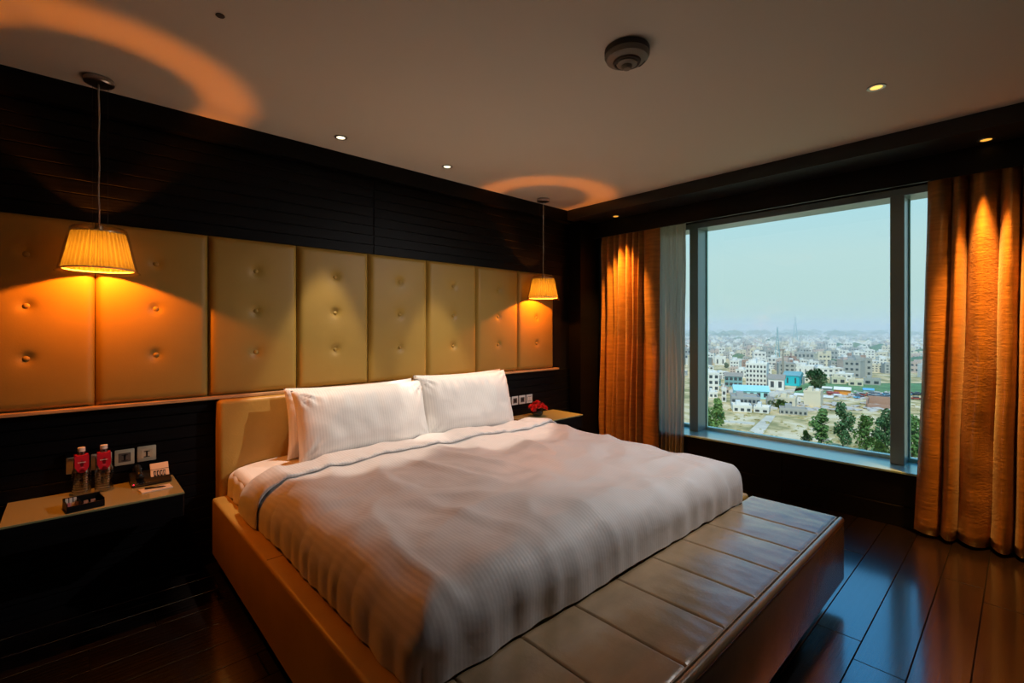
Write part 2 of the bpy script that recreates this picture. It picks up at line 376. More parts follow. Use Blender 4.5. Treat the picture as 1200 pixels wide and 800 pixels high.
# duvet: rounded puffed body
DX, DHW = 1.812, 1.128
DY0, DY1 = -0.62, -2.286
def puff(x, y):
    v = Vector((x, y, 0.0))
    n = 0.022*noise.noise(v*1.7+Vector((3.1, 0, 0)))+0.016*noise.noise(v*3.4)+0.006*noise.noise(v*8.0)
    r = noise.noise(Vector((x*1.4+y*0.9, y*3.2-x*1.0, 4.0))); n += 0.020*(1-abs(r)*3.0 if abs(r) < 0.33 else 0)*0.55
    r2 = noise.noise(Vector((x*3.4-1, y*1.5+x*0.6, 9.0))); n += 0.012*(1-abs(r2)*4 if abs(r2) < 0.25 else 0)
    return n*1.15
NU, NV = 170, 150
def duvet_pt(i, j):
    a = (i-0.5)*2; aa = abs(a)
    # across: flat part up to 0.80 of the parameter, then a rounded corner and a side drop
    R = 0.15; side = 0.06
    flat = DHW-R
    L = flat+R*PI/2+side; s = aa*L
    if s < flat: x, zc = s, 0.0
    elif s < flat+R*PI/2:
        t = (s-flat)/R; x, zc = flat+R*math.sin(t), R*(1-math.cos(t))
    else: x, zc = DHW, R+(s-flat-R*PI/2)
    # along
    Ry = 0.14; sidey = 0.09; LY = abs(DY1-DY0); fl = LY-Ry; L2 = fl+Ry*PI/2+sidey; s2 = j*L2
    if s2 < fl: yy, zy = s2, 0.0
    elif s2 < fl+Ry*PI/2:
        t = (s2-fl)/Ry; yy, zy = fl+Ry*math.sin(t), Ry*(1-math.cos(t))
    else: yy, zy = LY, Ry+(s2-fl-Ry*PI/2)
    X = DX+math.copysign(x, a); Y = DY0-yy
    drop = (zc**3+zy**3)**(1/3)
    crn = 0
    if zc > 0 and zy > 0:                        # round the plan of the foot corners
        k = min(zc/R, 1)*min(zy/Ry, 1); X -= math.copysign(0.05*k, a); Y += 0.05*k
    top = max(0, 1-drop/0.15)
    z = 0.655+0.02*(1-(aa)**2)-drop+puff(X, Y)*(0.35+0.65*top)
    # gathered folds running down the foot drop and the left side
    if zy > 0:
        k = min(1, zy/0.10); f = 0.008*math.sin(X*31+3*math.sin(X*5.3)+1.5*noise.noise(Vector((X*4, 0, 0))))+0.008*noise.noise(Vector((X*22, z*3, 1)))
        dens = 0.35+0.65*(abs(a)**3)
        Y += -k*f*dens-0.012*k*noise.noise(Vector((X*3, z*5, 6)))
    if zc > 0:
        k = min(1, zc/0.12); f = 0.009*math.sin(Y*24+2.4*math.sin(Y*4))+0.006*noise.noise(Vector((Y*14, z*3, 5)))
        X += math.copysign(k*f, a)
    return (X, Y, max(z, 0.440 if abs(Y-DY1) < 0.2 else 0.40))
dv = MB().grid(NU, NV, duvet_pt).build('duvet', M_duvet, None, True)
tag(dv, 'rumpled off-white satin-stripe duvet spread over the bed', 'duvet')
# turned-back band of the duvet: a flattened roll with its rounded edge towards the foot
def band_pt(i, j):
    a = (i-0.5)*2; aa = abs(a); R = 0.15; side = 0.07; hw = DHW+0.012; flat = hw-R; L = flat+R*PI/2+side; s = aa*L
    if s < flat: x, zc, nx, nz = s, 0.0, 0.0, 1.0
    elif s < flat+R*PI/2:
        t = (s-flat)/R; x, zc, nx, nz = flat+R*math.sin(t), R*(1-math.cos(t)), math.sin(t), math.cos(t)
    else: x, zc, nx, nz = hw, R+(s-flat-R*PI/2), 1.0, 0.0
    th = 2*PI*j                                   # around the flat loop
    X = DX+math.copysign(x, a)
    wob = 0.012*noise.noise(Vector((X*4, 1, 1)))+0.02*noise.noise(Vector((X*1.2, 5, 1)))
    yc, half = -0.655, 0.165+wob
    c, s_ = math.cos(th), math.sin(th)
    y = yc-half*math.copysign(abs(c)**0.6, c)
    fat = 0.012+0.004*noise.noise(Vector((X*3.1, 9, 2)))+0.008*max(0, c)*(1-min(1, zc/0.1))
    t = fat*math.copysign(abs(s_)**0.8, s_)+0.004
    t += 0.006*noise.noise(Vector((X*9, y*9, 3)))
    if s_ > 0: t += 0.004*math.sin(X*70+6*noise.noise(Vector((X*3, y*3, 0))))*max(0, c)**2
    z = 0.662+0.02*(1-aa**2)-zc+puff(X, min(y, -0.64))*(0.35+0.65*max(0, 1-zc/0.15))
    z -= 0.045*max(0, (y+0.62)/0.15)              # slopes down to the sheet towards the pillows
    return (X+math.copysign(nx*t, a), y, max(z+nz*t, 0.445 if zc > 0.1 else 0.0))
bd = MB().grid(150, 40, lambda i, j: band_pt(i, j*1.0)).build('turned_back_band', M_duvet, dv, True)

# pillows
def pillow(name, label, wv, h, T, loc, lean, rz, seed):
    rnd = Vector((seed*3.7, seed*1.3, seed))
    def side(sgn):
        def fn(i, j):
            a, b = (i-0.5)*2, (j-0.5)*2
            cx = 1-0.045*(1-abs(b)**2.2)*abs(a)**3; cy = 1-0.07*(1-abs(a)**2.2)*abs(b)**3
            x, z = a*wv/2*cx, b*h/2*cy
            f = max(0, (1-abs(a)**4.0))**0.5*max(0, (1-abs(b)**3.4))**0.5
            t = T/2*f
            n = 0.012*noise.noise(Vector((x*5, z*5, 0))+rnd)+0.006*noise.noise(Vector((x*13, z*9, sgn))+rnd)
            # creases fanning from the corners and the top seam
            cr_ = 0
            for ca, cb in ((-1, 1), (1, 1), (-1, -1), (1, -1)):
                dx, dz = (a-ca)*wv/2, (b-cb)*h/2; rr = math.hypot(dx, dz); an = math.atan2(dz, dx)
                cr_ += 0.010*math.sin(an*16+seed)*math.exp(-((rr-0.07)/0.07)**2)
            cr_ += 0.006*math.sin(x*95+5*noise.noise(Vector((x*3, 0, seed))))*math.exp(-((b-0.72)/0.22)**2)*max(0, noise.noise(Vector((x*4, 3, seed)))+0.25)*2
            return (x, sgn*(t+(n+cr_)*min(1, f*2.0)), z)
        return fn
    m = MB(); m.grid(60, 40, side(-1)); m.grid(60, 40, side(1))
    bmesh.ops.remove_doubles(m.bm, verts=m.bm.verts[:], dist=0.0008)
    o = m.build(name, M_pillow, None, True, loc, (lean, 0, rz))
    return tag(o, label, 'pillow', 'pillows leaning on the headboard')
pillow('pillow', 'white pillow behind the front one nearest the bottled water', 0.93, 0.45, 0.17, (1.448, -0.232, 0.838), math.radians(-9), 0.0, 1)
pillow('pillow', 'white pillow behind the front one nearest the red flowers', 0.90, 0.47, 0.15, (2.375, -0.230, 0.848), math.radians(-9), 0.0, 2)
pillow('pillow', 'plump striped white front pillow on the side of the bottled water', 0.93, 0.46, 0.26, (1.448, -0.395, 0.838), math.radians(-17), math.radians(1), 3)
pillow('pillow', 'plump white front pillow on the side of the red flowers', 0.87, 0.49, 0.24, (2.305, -0.390, 0.850), math.radians(-16), math.radians(-2), 4)

# bench at the foot
ben = tag(empty('foot_bench', (1.81, -2.5, 0)), 'long taupe leather bench across the foot of the bed', 'bench')
def bnpart(o, p=None): o.parent = p or ben; o.matrix_parent_inverse = Matrix.Translation(ben.location).inverted() if not p else Matrix.Identity(4); return o
BY0, BY1, BZT = -2.75, -2.272, 0.432
bnpart(MB().box(0.80, 2.82, -2.62, -2.30, 0.0, 0.10).build('plinth', M_black))
bnpart(MB().box(BX0, BX1, BY0, BY1, 0.10, 0.418, bev=0.018, seg=4).build('body', M_bench, smooth=40))
seams = [3.02, 2.686, 2.418, 2.15, 1.882, 1.614, 1.346, 1.078, 0.81, 0.606]
for a, b in zip(seams[1:], seams[:-1]):
    def seg_fn(i, j, a=a, b=b):
        x = a+0.0012+(b-a-0.0024)*i; y = BY0+0.034+(BY1-0.002-BY0-0.034)*j
        ex = min(x-a, b-x); ey = min(y-(BY0+0.032), BY1-y)
        z = 0.421+0.011*(1-math.exp(-max(ex, 0)/0.0022))*(1-math.exp(-max(ey, 0)/0.003))
        z += 0.003*math.sin(PI*i)*math.sin(PI*j)+0.0022*noise.noise(Vector((x*7, y*4, 1)))+0.0015*noise.noise(Vector((x*20, y*9, 4)))
        return (x, y, z)
    bnpart(MB().grid(60, 40, seg_fn).build('seat_segment', M_bench, smooth=True))
bnpart(MB().tube([(BX0+0.01, BY0+0.0155, 0.418), (BX1-0.01, BY0+0.0155, 0.418)], 0.0165, 14).build('front_border', M_bench, smooth=60))
bnpart(MB().tube([(BX0+0.012+k*(BX1-BX0-0.024)/60, BY0+0.034, 0.429+0.0006*math.sin(k*2.1)) for k in range(61)], 0.0035, 8).build('piping', M_bench, smooth=True))

# ------------------------------------------------------------------ nightstands
def nightstand(x0, x1, label):
    t = tag(empty('nightstand', ((x0+x1)/2, 0, 0.45)), label, 'nightstand', 'floating nightstands beside the bed')
    hw = (x1-x0)/2
    MB().box(-hw, hw, -0.385, -0.002, 0.003, 0.121, bev=0.003).build('drawer_box', M_black, t)
    d = MB().box(-hw+0.004, hw-0.004, -0.398, -0.386, 0.006, 0.118, bev=0.003).build('drawer_front', M_wood, t)
    MB().box(-hw+0.004, hw-0.004, -0.399, -0.397, 0.1185, 0.1215).build('finger_groove', M_dkmet, d)
    g = MB().box(-hw, hw, -0.402, -0.001, 0.1225, 0.1335, bev=0.0015, seg=1).build('glass_top', M_glasstop, t)
    return t
nightstand(-0.235, 0.432, 'floating dark nightstand with cream glass top holding the telephone')
nightstand(3.085, 3.745, 'floating dark nightstand with cream glass top holding the red flowers')
NT = 0.45+0.1336

# ------------------------------------------------------------------ pendant lamps
def pendant(loc, label, wires):
    t = tag(empty('pendant_lamp', loc), label, 'pendant lamp', 'pendant lamps beside the bed')
    zc = ZC-loc[2]; B = 0.0
    MB().lathe([(0.0, zc-0.001), (0.058, zc-0.001), (0.062, zc-0.006), (0.062, zc-0.024), (0.056, zc-0.030), (0.0, zc-0.030)], 40).build('ceiling_canopy', M_chrome, t, 40)
    k = [(0.0012*math.sin(q*1.3)*(1 if wires else 0.2), 0.002*math.sin(q*0.9), 0.235+(zc-0.03-0.235)*q/14) for q in range(15)]
    MB().tube(k, 0.0042 if not wires else 0.0036, 8).build('cord', M_cord, t, True)
    for a in (0.2, 2.3, 4.4):
        x, y = 0.036*math.cos(a), 0.036*math.sin(a)
        MB().tube([(x, y, 0.233), (x, y, zc-0.03)], 0.0007, 5).build('suspension_wire', M_dkmet, t)
    # outer glass: flared bell with rounded shoulder and an open bottom
    MB().lathe([(0.012, 0.232), (0.085, 0.232), (0.104, 0.229), (0.113, 0.220), (0.117, 0.208), (0.126, 0.17), (0.140, 0.10), (0.152, 0.04), (0.158, 0.012), (0.168, 0.004), (0.168, 0.001), (0.156, 0.009),
                (0.149, 0.04), (0.137, 0.10), (0.123, 0.17), (0.114, 0.207), (0.110, 0.218), (0.102, 0.226), (0.085, 0.2285), (0.012, 0.2285), (0.012, 0.232)], 64).build('outer_glass', M_lglass, t, True)
    NP = 38
    def sh_fn(i, j):
        an = 2*PI*i; rip = 0.0068*math.sin(an*NP)
        r = 0.139+(0.100-0.139)*j+rip*(0.85+0.15*j)
        return (r*math.cos(an), r*math.sin(an), 0.020+0.183*j)
    MB().grid(NP*8, 4, sh_fn, close_u=True).build('pleated_shade', M_shade, t, True)
    MB().lathe([(0.1375, 0.014), (0.1425, 0.014), (0.1425, 0.0215), (0.1375, 0.0215), (0.1375, 0.014)], 64).build('lower_rim', M_paper, t, 40)
    MB().lathe([(0.099, 0.200), (0.1035, 0.200), (0.1035, 0.207), (0.099, 0.207), (0.099, 0.200)], 48).build('upper_rim', M_chrome, t, 40)
    MB().lathe([(0.0, 0.190), (0.055, 0.190), (0.058, 0.193), (0.058, 0.196), (0.016, 0.198), (0.016, 0.238), (0.0, 0.240)], 32).build('socket_cap', M_chrome, t, 40)
    for a in (0.0, 2.094, 4.189):
        MB().tube([(0.05*math.cos(a), 0.05*math.sin(a), 0.194), (0.1*math.cos(a), 0.1*math.sin(a), 0.203)], 0.0016, 6).build('shade_arm', M_dkmet, t)
    MB().lathe([(0.0, 0.105), (0.012, 0.107), (0.019, 0.118), (0.020, 0.128), (0.014, 0.150), (0.011, 0.160), (0.011, 0.190), (0.0, 0.190)], 24).build('bulb', M_bulb, t, True)
    ld = bpy.data.lights.new('pendant_light', 'POINT'); lo = bpy.data.objects.new('pendant_light', ld); COL.objects.link(lo)
    ld.energy = PEND_W; ld.color = (1.0, 0.25, 0.014); ld.shadow_soft_size = 0.010; lo.parent = t; lo.location = (0, 0, 0.078)
    return t
PEND_W = 34
pendant((0.0986, -0.206, 1.722), 'pleated amber pendant lamp in clear glass hanging over the telephone nightstand', True)
pendant((3.375, -0.206, 1.722), 'pleated amber pendant lamp in clear glass hanging near the room corner', False)

# ------------------------------------------------------------------ downlights
def downlight(x, y, z, label, lens, W, col, size, aim=(0, 0, -1), blend=0.6, r=0.042):
    t = tag(empty('downlight', (x, y, z)), label, 'downlight', 'recessed downlights')
    MB().lathe([(r*0.66, 0.001), (r*0.66, -0.0035), (r*0.95, -0.0045), (r, -0.002), (r, -0.0005), (r*0.66, 0.001)], 36).build('trim_ring', M_chrome, t, 40)
    MB().lathe([(0.0, -0.0012), (r*0.64, -0.0012), (r*0.64, -0.0006), (0.0, -0.0006)], 32).build('lens', lens, t)
    ld = bpy.data.lights.new('downlight_beam', 'SPOT'); lo = bpy.data.objects.new('downlight_beam', ld); COL.objects.link(lo)
    ld.energy = W; ld.color = col; ld.spot_size = math.radians(size); ld.spot_blend = blend; ld.shadow_soft_size = 0.02
    lo.parent = t; lo.location = (0, 0, -0.02); lo.rotation_euler = Vector(aim).to_track_quat('-Z', 'Y').to_euler()
    return t
ZS = ZC-0.102
WARM = (1, 0.86, 0.70)
downlight(1.306, -0.319, ZC-0.0006, 'small downlight in the ceiling over the pillow nearest the bottled water', M_spotw, 115, WARM, 40, (0.0, -0.02, -1), 0.3)
downlight(2.151, -0.331, ZC-0.0006, 'small downlight in the ceiling over the pillow nearest the red flowers', M_spotw, 115, WARM, 40, (0.05, -0.05, -1), 0.3)
downlight(3.098, -2.872, ZC-0.0006, 'bright downlight in the ceiling between smoke detector and window', M_spoto2, 170, (1, 0.94, 0.90), 86, (-1.0, 1.9, -2.1), 0.9)
downlight(4.135, -0.52, ZS-0.0006, 'amber downlight in the dark soffit above the far orange curtain', M_spoto, 330, (1, 0.40, 0.06), 58, (0.06, 0.0, -1), 1.0)
downlight(4.135, -3.24, ZS-0.0006, 'amber downlight in the dark soffit above the near orange curtain', M_spoto, 480, (1, 0.40, 0.06), 42, (0.06, 0.0, -1), 1.0)
downlight(3.098, -4.25, ZC-0.0006, 'added unseen ceiling downlight behind the viewer, brightening the near curtain', M_spoto2, 45, (1, 0.42, 0.08), 52, (1.2, 1.0, -1.25), 0.8)  # extra lamp out of view, added to brighten the near curtain

# smoke detector and sprinkler cover
sdm = tag(empty('smoke_detector', (1.850, -2.172, ZC)), 'round stepped ivory smoke detector on the ceiling', 'smoke detector')
MB().lathe([(0.0, 0), (0.098, 0), (0.100, -0.004), (0.100, -0.022), (0.096, -0.026), (0.0, -0.026)], 48).build('base', M_detd, sdm, 40)
MB().lathe([(0.0, -0.024), (0.098, -0.024), (0.100, -0.030), (0.092, -0.046), (0.066, -0.056), (0.0, -0.056)], 48).build('body', M_det, sdm, 40)
MB().lathe([(0.056, -0.054), (0.062, -0.057), (0.058, -0.064), (0.052, -0.064), (0.052, -0.056)], 40).build('vent_ring', M_detd, sdm, 40)
MB().lathe([(0.0, -0.054), (0.050, -0.056), (0.046, -0.068), (0.030, -0.074), (0.0, -0.074)], 40).build('sensor_dome', M_det, sdm, 40)
MB().lathe([(0.0, -0.072), (0.024, -0.074), (0.022, -0.084), (0.016, -0.090), (0.0, -0.090)], 32).build('sensor_cap', M_det, sdm, 40)
for k in range(4):
    MB().box(-0.0015, 0.0015, -0.008, 0.008, -0.004, 0.004).build('vent_slot', M_detd, sdm, None, (0.082*math.cos(-0.6+k*0.12), 0.082*math.sin(-0.6+k*0.12), -0.0505), (0, 0.42, -0.6+k*0.12))
spp = ray(258, 18); spp = CAM+spp*((ZC-CAM.z)/spp.z)
tag(MB().lathe([(0, 0), (0.016, 0), (0.017, -0.002), (0.015, -0.004), (0, -0.005)], 28, (spp.x, spp.y)).build('sprinkler_cover', M_detd, None, 40, (0, 0, ZC)), 'tiny dark round cover plate in the ceiling over the bed', 'sprinkler')

# ------------------------------------------------------------------ curtains
def curtain(name, label, y0, y1, x0, zt, zb, wls, amps, mat, seed, flare=(0, 0), thick=0.003, nz=46, BUL=0.13):
    """wls: list of fold widths from y0 to y1 ; amps: depth of each fold"""
    n = len(wls); tot = sum(wls); edges = [0]
    for q in wls: edges.append(edges[-1]+q/tot)
    PER = 22
    def fn(i, j):
        s = i*n; k = min(int(s), n-1); f = s-k
        base = edges[k]+(edges[k+1]-edges[k])*f
        z = zt+(zb-zt)*j
        amp = amps[k]*(0.35+0.65*min(1, (j/0.12)**0.7 if j > 0 else 0))
        w1 = noise.noise(Vector((base*6+seed, z*0.8, seed)))*0.8; amp *= 0.82+0.35*noise.noise(Vector((base*7, z*0.9, seed+2)))
        ph = 2*PI*f+w1*1.2*math.sin(PI*j)
        x = x0-amp*(1-2*abs(math.cos(ph/2))**1.7)+0.010*noise.noise(Vector((base*5, z*1.4, seed+4)))+0.004*noise.noise(Vector((base*30, z*8, seed)))
        yy = y0+(y1-y0)*base+BUL*abs(y1-y0)*(edges[k+1]-edges[k])*math.sin(2*PI*f)*min(1, 0.3+j*4)+0.030*j*noise.noise(Vector((base*4, z*1.1, seed+9)))
        yy += (flare[0]*(1-base)+flare[1]*base)*(j**1.6)
        if j < 0.05: x += 0.002*math.sin(base*400)
        zz = z+(0.006*math.sin(ph) if j > 0.98 else 0)
        return (x, yy, zz)
    o = MB().grid(n*PER+1, nz, fn).build(name, mat, None, True)
    md = o.modifiers.new('solid', 'SOLIDIFY'); md.thickness = thick; md.offset = 0
    return o
XC = 4.338
c = curtain('curtain', 'copper silk curtain gathered beside the sheer and the room corner', -0.185, -0.90, XC, ZS-0.004, 0.022,
            [0.085, 0.11, 0.07, 0.12, 0.09, 0.10, 0.07, 0.22], [0.055, 0.062, 0.040, 0.064, 0.055, 0.06, 0.058, 0.022], M_curt, 2, (0.01, 0.02))
tag(c, cat='curtain', group='copper curtains')
c = curtain('curtain', 'wide copper silk curtain on the near side of the window, over dark floorboards', -2.945, -4.15, XC, ZS-0.004, 0.024,
            [0.15, 0.10, 0.19, 0.12, 0.08, 0.13, 0.09, 0.15, 0.10, 0.14, 0.12, 0.13], [0.028, 0.064, 0.062, 0.066, 0.045, 0.064, 0.055, 0.066, 0.06, 0.064, 0.06, 0.06], M_curt, 5, (0.075, 0.0))
tag(c, cat='curtain', group='copper curtains')
for o_, lb in ((bpy.data.objects['curtain'], 'copper silk curtain gathered beside the sheer, near the room corner'), (c, 'wide copper silk curtain hanging on the near side of the window')): o_['label'] = lb
c = curtain('sheer_curtain', '', -0.865, -1.155, 4.384, ZS-0.004, 0.03, [0.03, 0.036, 0.03, 0.045, 0.03, 0.06, 0.035], [0.018, 0.020, 0.016, 0.020, 0.018, 0.020, 0.016], M_sheer, 8, (0.0, 0.03), 0.001, BUL=0.05)
tag(c, 'thin grey sheer curtain bunched against the window glass', 'sheer curtain')

# ------------------------------------------------------------------ switch plates
def plate(x, z, label, kind, mat):
    t = tag(empty('switch_plate', (x, 0.0, z)), label, 'switch', 'plates on the headboard wall')
    MB().box(-0.043, 0.043, -0.009, -0.0005, -0.043, 0.043, bev=0.004).build('cover', mat, t, 40)
    if kind == 'keypad':
        for r_ in range(5):
            MB().box(0.012, 0.030, -0.0115, -0.0085, 0.026-r_*0.013-0.004, 0.026-r_*0.013+0.004, bev=0.001, seg=1).build('key', M_insert, t)
        MB().box(0.030, 0.036, -0.011, -0.0085, 0.026, 0.031).build('indicator_light', M_ledw, t)
    else:
        MB().box(-0.027, 0.027, -0.0105, -0.0085, -0.026, 0.024, bev=0.001, seg=1).build('insert', M_insert if kind != 'socketlight' else mat, t)
        if kind in ('socket', 'socketlight'):
            for (a, b, c_, d) in ((-0.004, 0.004, -0.016, 0.016), (-0.014, 0.014, 0.011, 0.015), (-0.014, 0.014, -0.019, -0.015)):
                MB().box(a, b, -0.0118, -0.0100, c_, d).build('pin_slot', M_plas, t)
        elif kind == 'rocker2':
            for a in (-0.0245, 0.0015):
                MB().box(a, a+0.022, -0.0135, -0.0100, -0.022, 0.020, bev=0.001, seg=1).build('rocker', mat, t)
        else:
            MB().box(-0.016, 0.016, -0.0125, -0.0100, -0.014, 0.014, bev=0.001, seg=1).build('rocker', M_plas, t)
plate(0.018, 0.722, 'champagne keypad plate leftmost behind the water bottles', 'keypad', M_plate)
plate(0.115, 0.724, 'champagne switch plate between the two water bottles', 'rocker', M_plate)
plate(0.212, 0.727, 'champagne socket plate with dark insert left of the telephone', 'socket', M_plate)
plate(0.310, 0.731, 'champagne socket plate directly above the telephone', 'socketlight', M_plate)
plate(3.083, 0.735, 'white switch plate on the dark wall beside the front pillow edge', 'rocker', M_platew)
plate(3.183, 0.735, 'white switch plate second from the pillow, left of the flowers', 'rocker', M_platew)
plate(3.283, 0.735, 'white switch plate third from the pillow, left of the flowers', 'rocker', M_platew)
plate(3.383, 0.735, 'pale double rocker plate right behind the red flowers', 'rocker2', M_platew)

# ------------------------------------------------------------------ things on the telephone nightstand
def bottle(x, y, label, rz):
    t = tag(empty('water_bottle', (x, y, NT+0.0005), rz), label, 'water bottle', 'water bottles on the nightstand')
    pr = [(0.0, 0.003), (0.028, 0.001), (0.036, 0.004)]
    for k in range(8):
        z = 0.010+k*0.0125; pr += [(0.0385, z), (0.0385, z+0.007), (0.0345, z+0.0090), (0.0345, z+0.0105)]
    pr += [(0.038, 0.112), (0.036, 0.122), (0.032, 0.135), (0.031, 0.165), (0.028, 0.182), (0.020, 0.197), (0.0145, 0.205), (0.0135, 0.214), (0.0165, 0.215), (0.0165, 0.2175), (0.0135, 0.2185), (0.0135, 0.226), (0.0, 0.226)]
    MB().lathe(pr, 40).build('bottle_body', M_pet, t, 25)
    MB().lathe([(0.0, 0.2405), (0.0145, 0.2405), (0.0158, 0.239), (0.0158, 0.2205), (0.0142, 0.2205), (0.0142, 0.228), (0.0, 0.228)], 30).build('cap', M_cap, t, 40)
    # folded red card hung over the neck: a pierced top with two drops
    def drop(sg):
        def fn(i, j):
            xw = 0.0275*(1.0 if j < 0.6 else 1-0.62*((j-0.6)/0.4)**1.6)
            return ((i-0.5)*2*xw, sg*(0.0265+0.0075*j), 0.203-0.088*j)
        return fn
    d = MB().grid(10, 16, drop(-1)).build('front_flap', M_red, t, True)
    MB().grid(10, 16, drop(1)).build('back_flap', M_red, t, True)
    MB().lathe([(0.0165, 0.2035), (0.025, 0.2035), (0.0275, 0.2030), (0.0275, 0.2020), (0.0165, 0.2020), (0.0165, 0.2035)], 40).build('pierced_top', M_red, t)
    k = MB()
    for q, (a, hgt) in enumerate(zip([-0.016, -0.0115, -0.007, -0.0025, 0.002, 0.0065, 0.011], [5, 3.5, 4, 4.2, 3.6, 4.8, 4])):
        k.box(a, a+0.0034, -0.0305, -0.0298, 0.168-hgt*0.0005, 0.168+hgt*0.0005)
    k.build('printed_word', M_whiteink, d)
    k = MB(); k.face([(-0.012, -0.0334, 0.1405), (0.012, -0.0334, 0.1405), (0.004, -0.0334, 0.1445), (0.0, -0.0334, 0.1475), (-0.004, -0.0334, 0.1445)])
    k.build('printed_emblem', pm('pink_print_'+str(round(x, 2)), (0.75, 0.10, 0.16), 0.6), d)
bottle(0.034, -0.075, 'clear water bottle with red neck card, behind the black tray', 0.06)
bottle(0.122, -0.082, 'clear water bottle with red neck card, nearer the telephone', 0.0)

tr = tag(empty('amenity_tray', (0.040, -0.330, NT+0.0005), math.radians(8)), 'black lidless tea tray with white sachets in front of the bottles', 'tray')
for nm, a in (('tray_base', (-0.068, 0.068, -0.055, 0.055, 0, 0.004)), ('tray_wall', (-0.068, 0.068, -0.055, -0.051, 0.004, 0.030)), ('tray_wall', (-0.068, 0.068, 0.051, 0.055, 0.004, 0.046)),
              ('tray_wall', (-0.068, -0.064, -0.051, 0.051, 0.004, 0.040)), ('tray_wall', (0.064, 0.068, -0.051, 0.051, 0.004, 0.040)), ('divider', (-0.016, -0.013, -0.051, 0.051, 0.004, 0.038))):
    MB().box(*a, bev=0.001, seg=1).build(nm, M_black, tr)
for k in range(3):
    s = tag(MB().box(-0.0055, 0.0055, -0.0012, 0.0012, 0.0, 0.040, bev=0.0008).build('sugar_sachet', M_paper, None, None, tr.matrix_basis @ Vector((-0.055+k*0.0145, 0.036, 0.0055)), (-0.12, 0, math.radians(8))),
            'white paper sugar sachet standing in the black tray', 'sachet', 'sugar sachets in the tray')
for k in range(3):
    cl = pm('sachet_tint_%d' % k, ((0.45, 0.14, 0.16), (0.55, 0.32, 0.12), (0.20, 0.13, 0.10))[k], 0.5)
    tag(MB().box(-0.006, 0.006, -0.0012, 0.0012, 0.0, 0.026, bev=0.0008).build('tea_bag', cl, None, None, tr.matrix_basis @ Vector((-0.052+k*0.0145, 0.004, 0.0055)), (-0.35, 0, math.radians(8))),
        ('dusky pink tea bag at the edge of the black tray', 'amber tea bag in the middle of the black tray', 'brown tea bag next to the tray divider')[k], 'tea bag', 'tea bags in the tray')
for k in range(2):
    tag(MB().box(-0.009, 0.009, -0.0015, 0.0015, 0.0, 0.026, bev=0.001).build('coffee_stick', MATS['sachet_tint_2'], None, None, tr.matrix_basis @ Vector((0.008+k*0.026, -0.005, 0.0055)), (-0.5, 0, math.radians(8))),
        ('dark coffee sachet beside the tray divider', 'dark coffee sachet at the tray end nearest the notepad')[k], 'sachet', 'coffee sachets in the tray')

ph = tag(empty('telephone', (0.318, -0.092, NT+0.0005), math.radians(2)), 'black desk telephone with cream photo face card', 'telephone')
m = MB()
for s in (0,):
    sec = [(-0.062, 0.0), (0.062, 0.0), (0.062, 0.058), (0.040, 0.060), (-0.050, 0.022), (-0.062, 0.012)]
    A = [m.bm.verts.new((-0.088, y, z)) for y, z in sec]; Bv = [m.bm.verts.new((0.088, y, z)) for y, z in sec]
    m.bm.faces.new(A[::-1]); m.bm.faces.new(Bv)
    for k in range(6): m.bm.faces.new((A[k], A[(k+1) % 6], Bv[(k+1) % 6], Bv[k]))
bmesh.ops.bevel(m.bm, geom=m.bm.edges[:], offset=0.004, segments=2, affect='EDGES')
m.build('body', M_plas, ph, 40)
sl = math.atan2(0.038, 0.09)
FM = Matrix.Translation((0.042, -0.012, 0.0425)) @ Matrix.Rotation(sl+0.55, 4, 'X')
fc = MB().box(-0.042, 0.042, -0.038, 0.066, -0.006, 0.003, bev=0.0015, M=FM).build('face_card', M_card, ph)
FT = FM
k = MB().box(-0.042, 0.042, 0.0265, 0.0290, 0.003, 0.0036, M=FT).build('fold_line', M_plas, fc)
for q in range(4):
    MB().box(-0.029+q*0.0145, -0.0175+q*0.0145, -0.016, 0.020, 0.003, 0.0036, M=FT).build('printed_photo', M_plas if q < 3 else M_insert, fc)
    MB().box(-0.024+q*0.0145, -0.0205+q*0.0145, -0.006, 0.012, 0.0036, 0.0040, M=FT).build('printed_highlight', M_paper, fc)
MB().box(0.004, 0.026, -0.027, -0.024, 0.003, 0.0036, M=FT).build('printed_line', M_plas, fc)
hs = MB().tube([(-0.052, -0.050, 0.046), (-0.052, -0.03, 0.062), (-0.052, 0.01, 0.080), (-0.052, 0.045, 0.086), (-0.052, 0.058, 0.078)], [0.019, 0.015, 0.0135, 0.016, 0.019], 14).build('handset', M_plas, ph, True)
MB().box(-0.074, -0.030, 0.046, 0.062, 0.058, 0.078, bev=0.004).build('cradle', M_plas, ph)
MB().lathe([(0, 0.0), (0.0028, 0.0), (0.0028, 0.002), (0, 0.003)], 12).build('message_light', M_led, ph, None, (-0.080, -0.0605, 0.017), (0.5, 0, 0))
for q in range(5): MB().box(-0.003, 0.003, -0.002, 0.002, 0, 0.0016).build('key', M_insert, ph, None, (-0.06+q*0.012, -0.056, 0.0185), (sl, 0, 0))

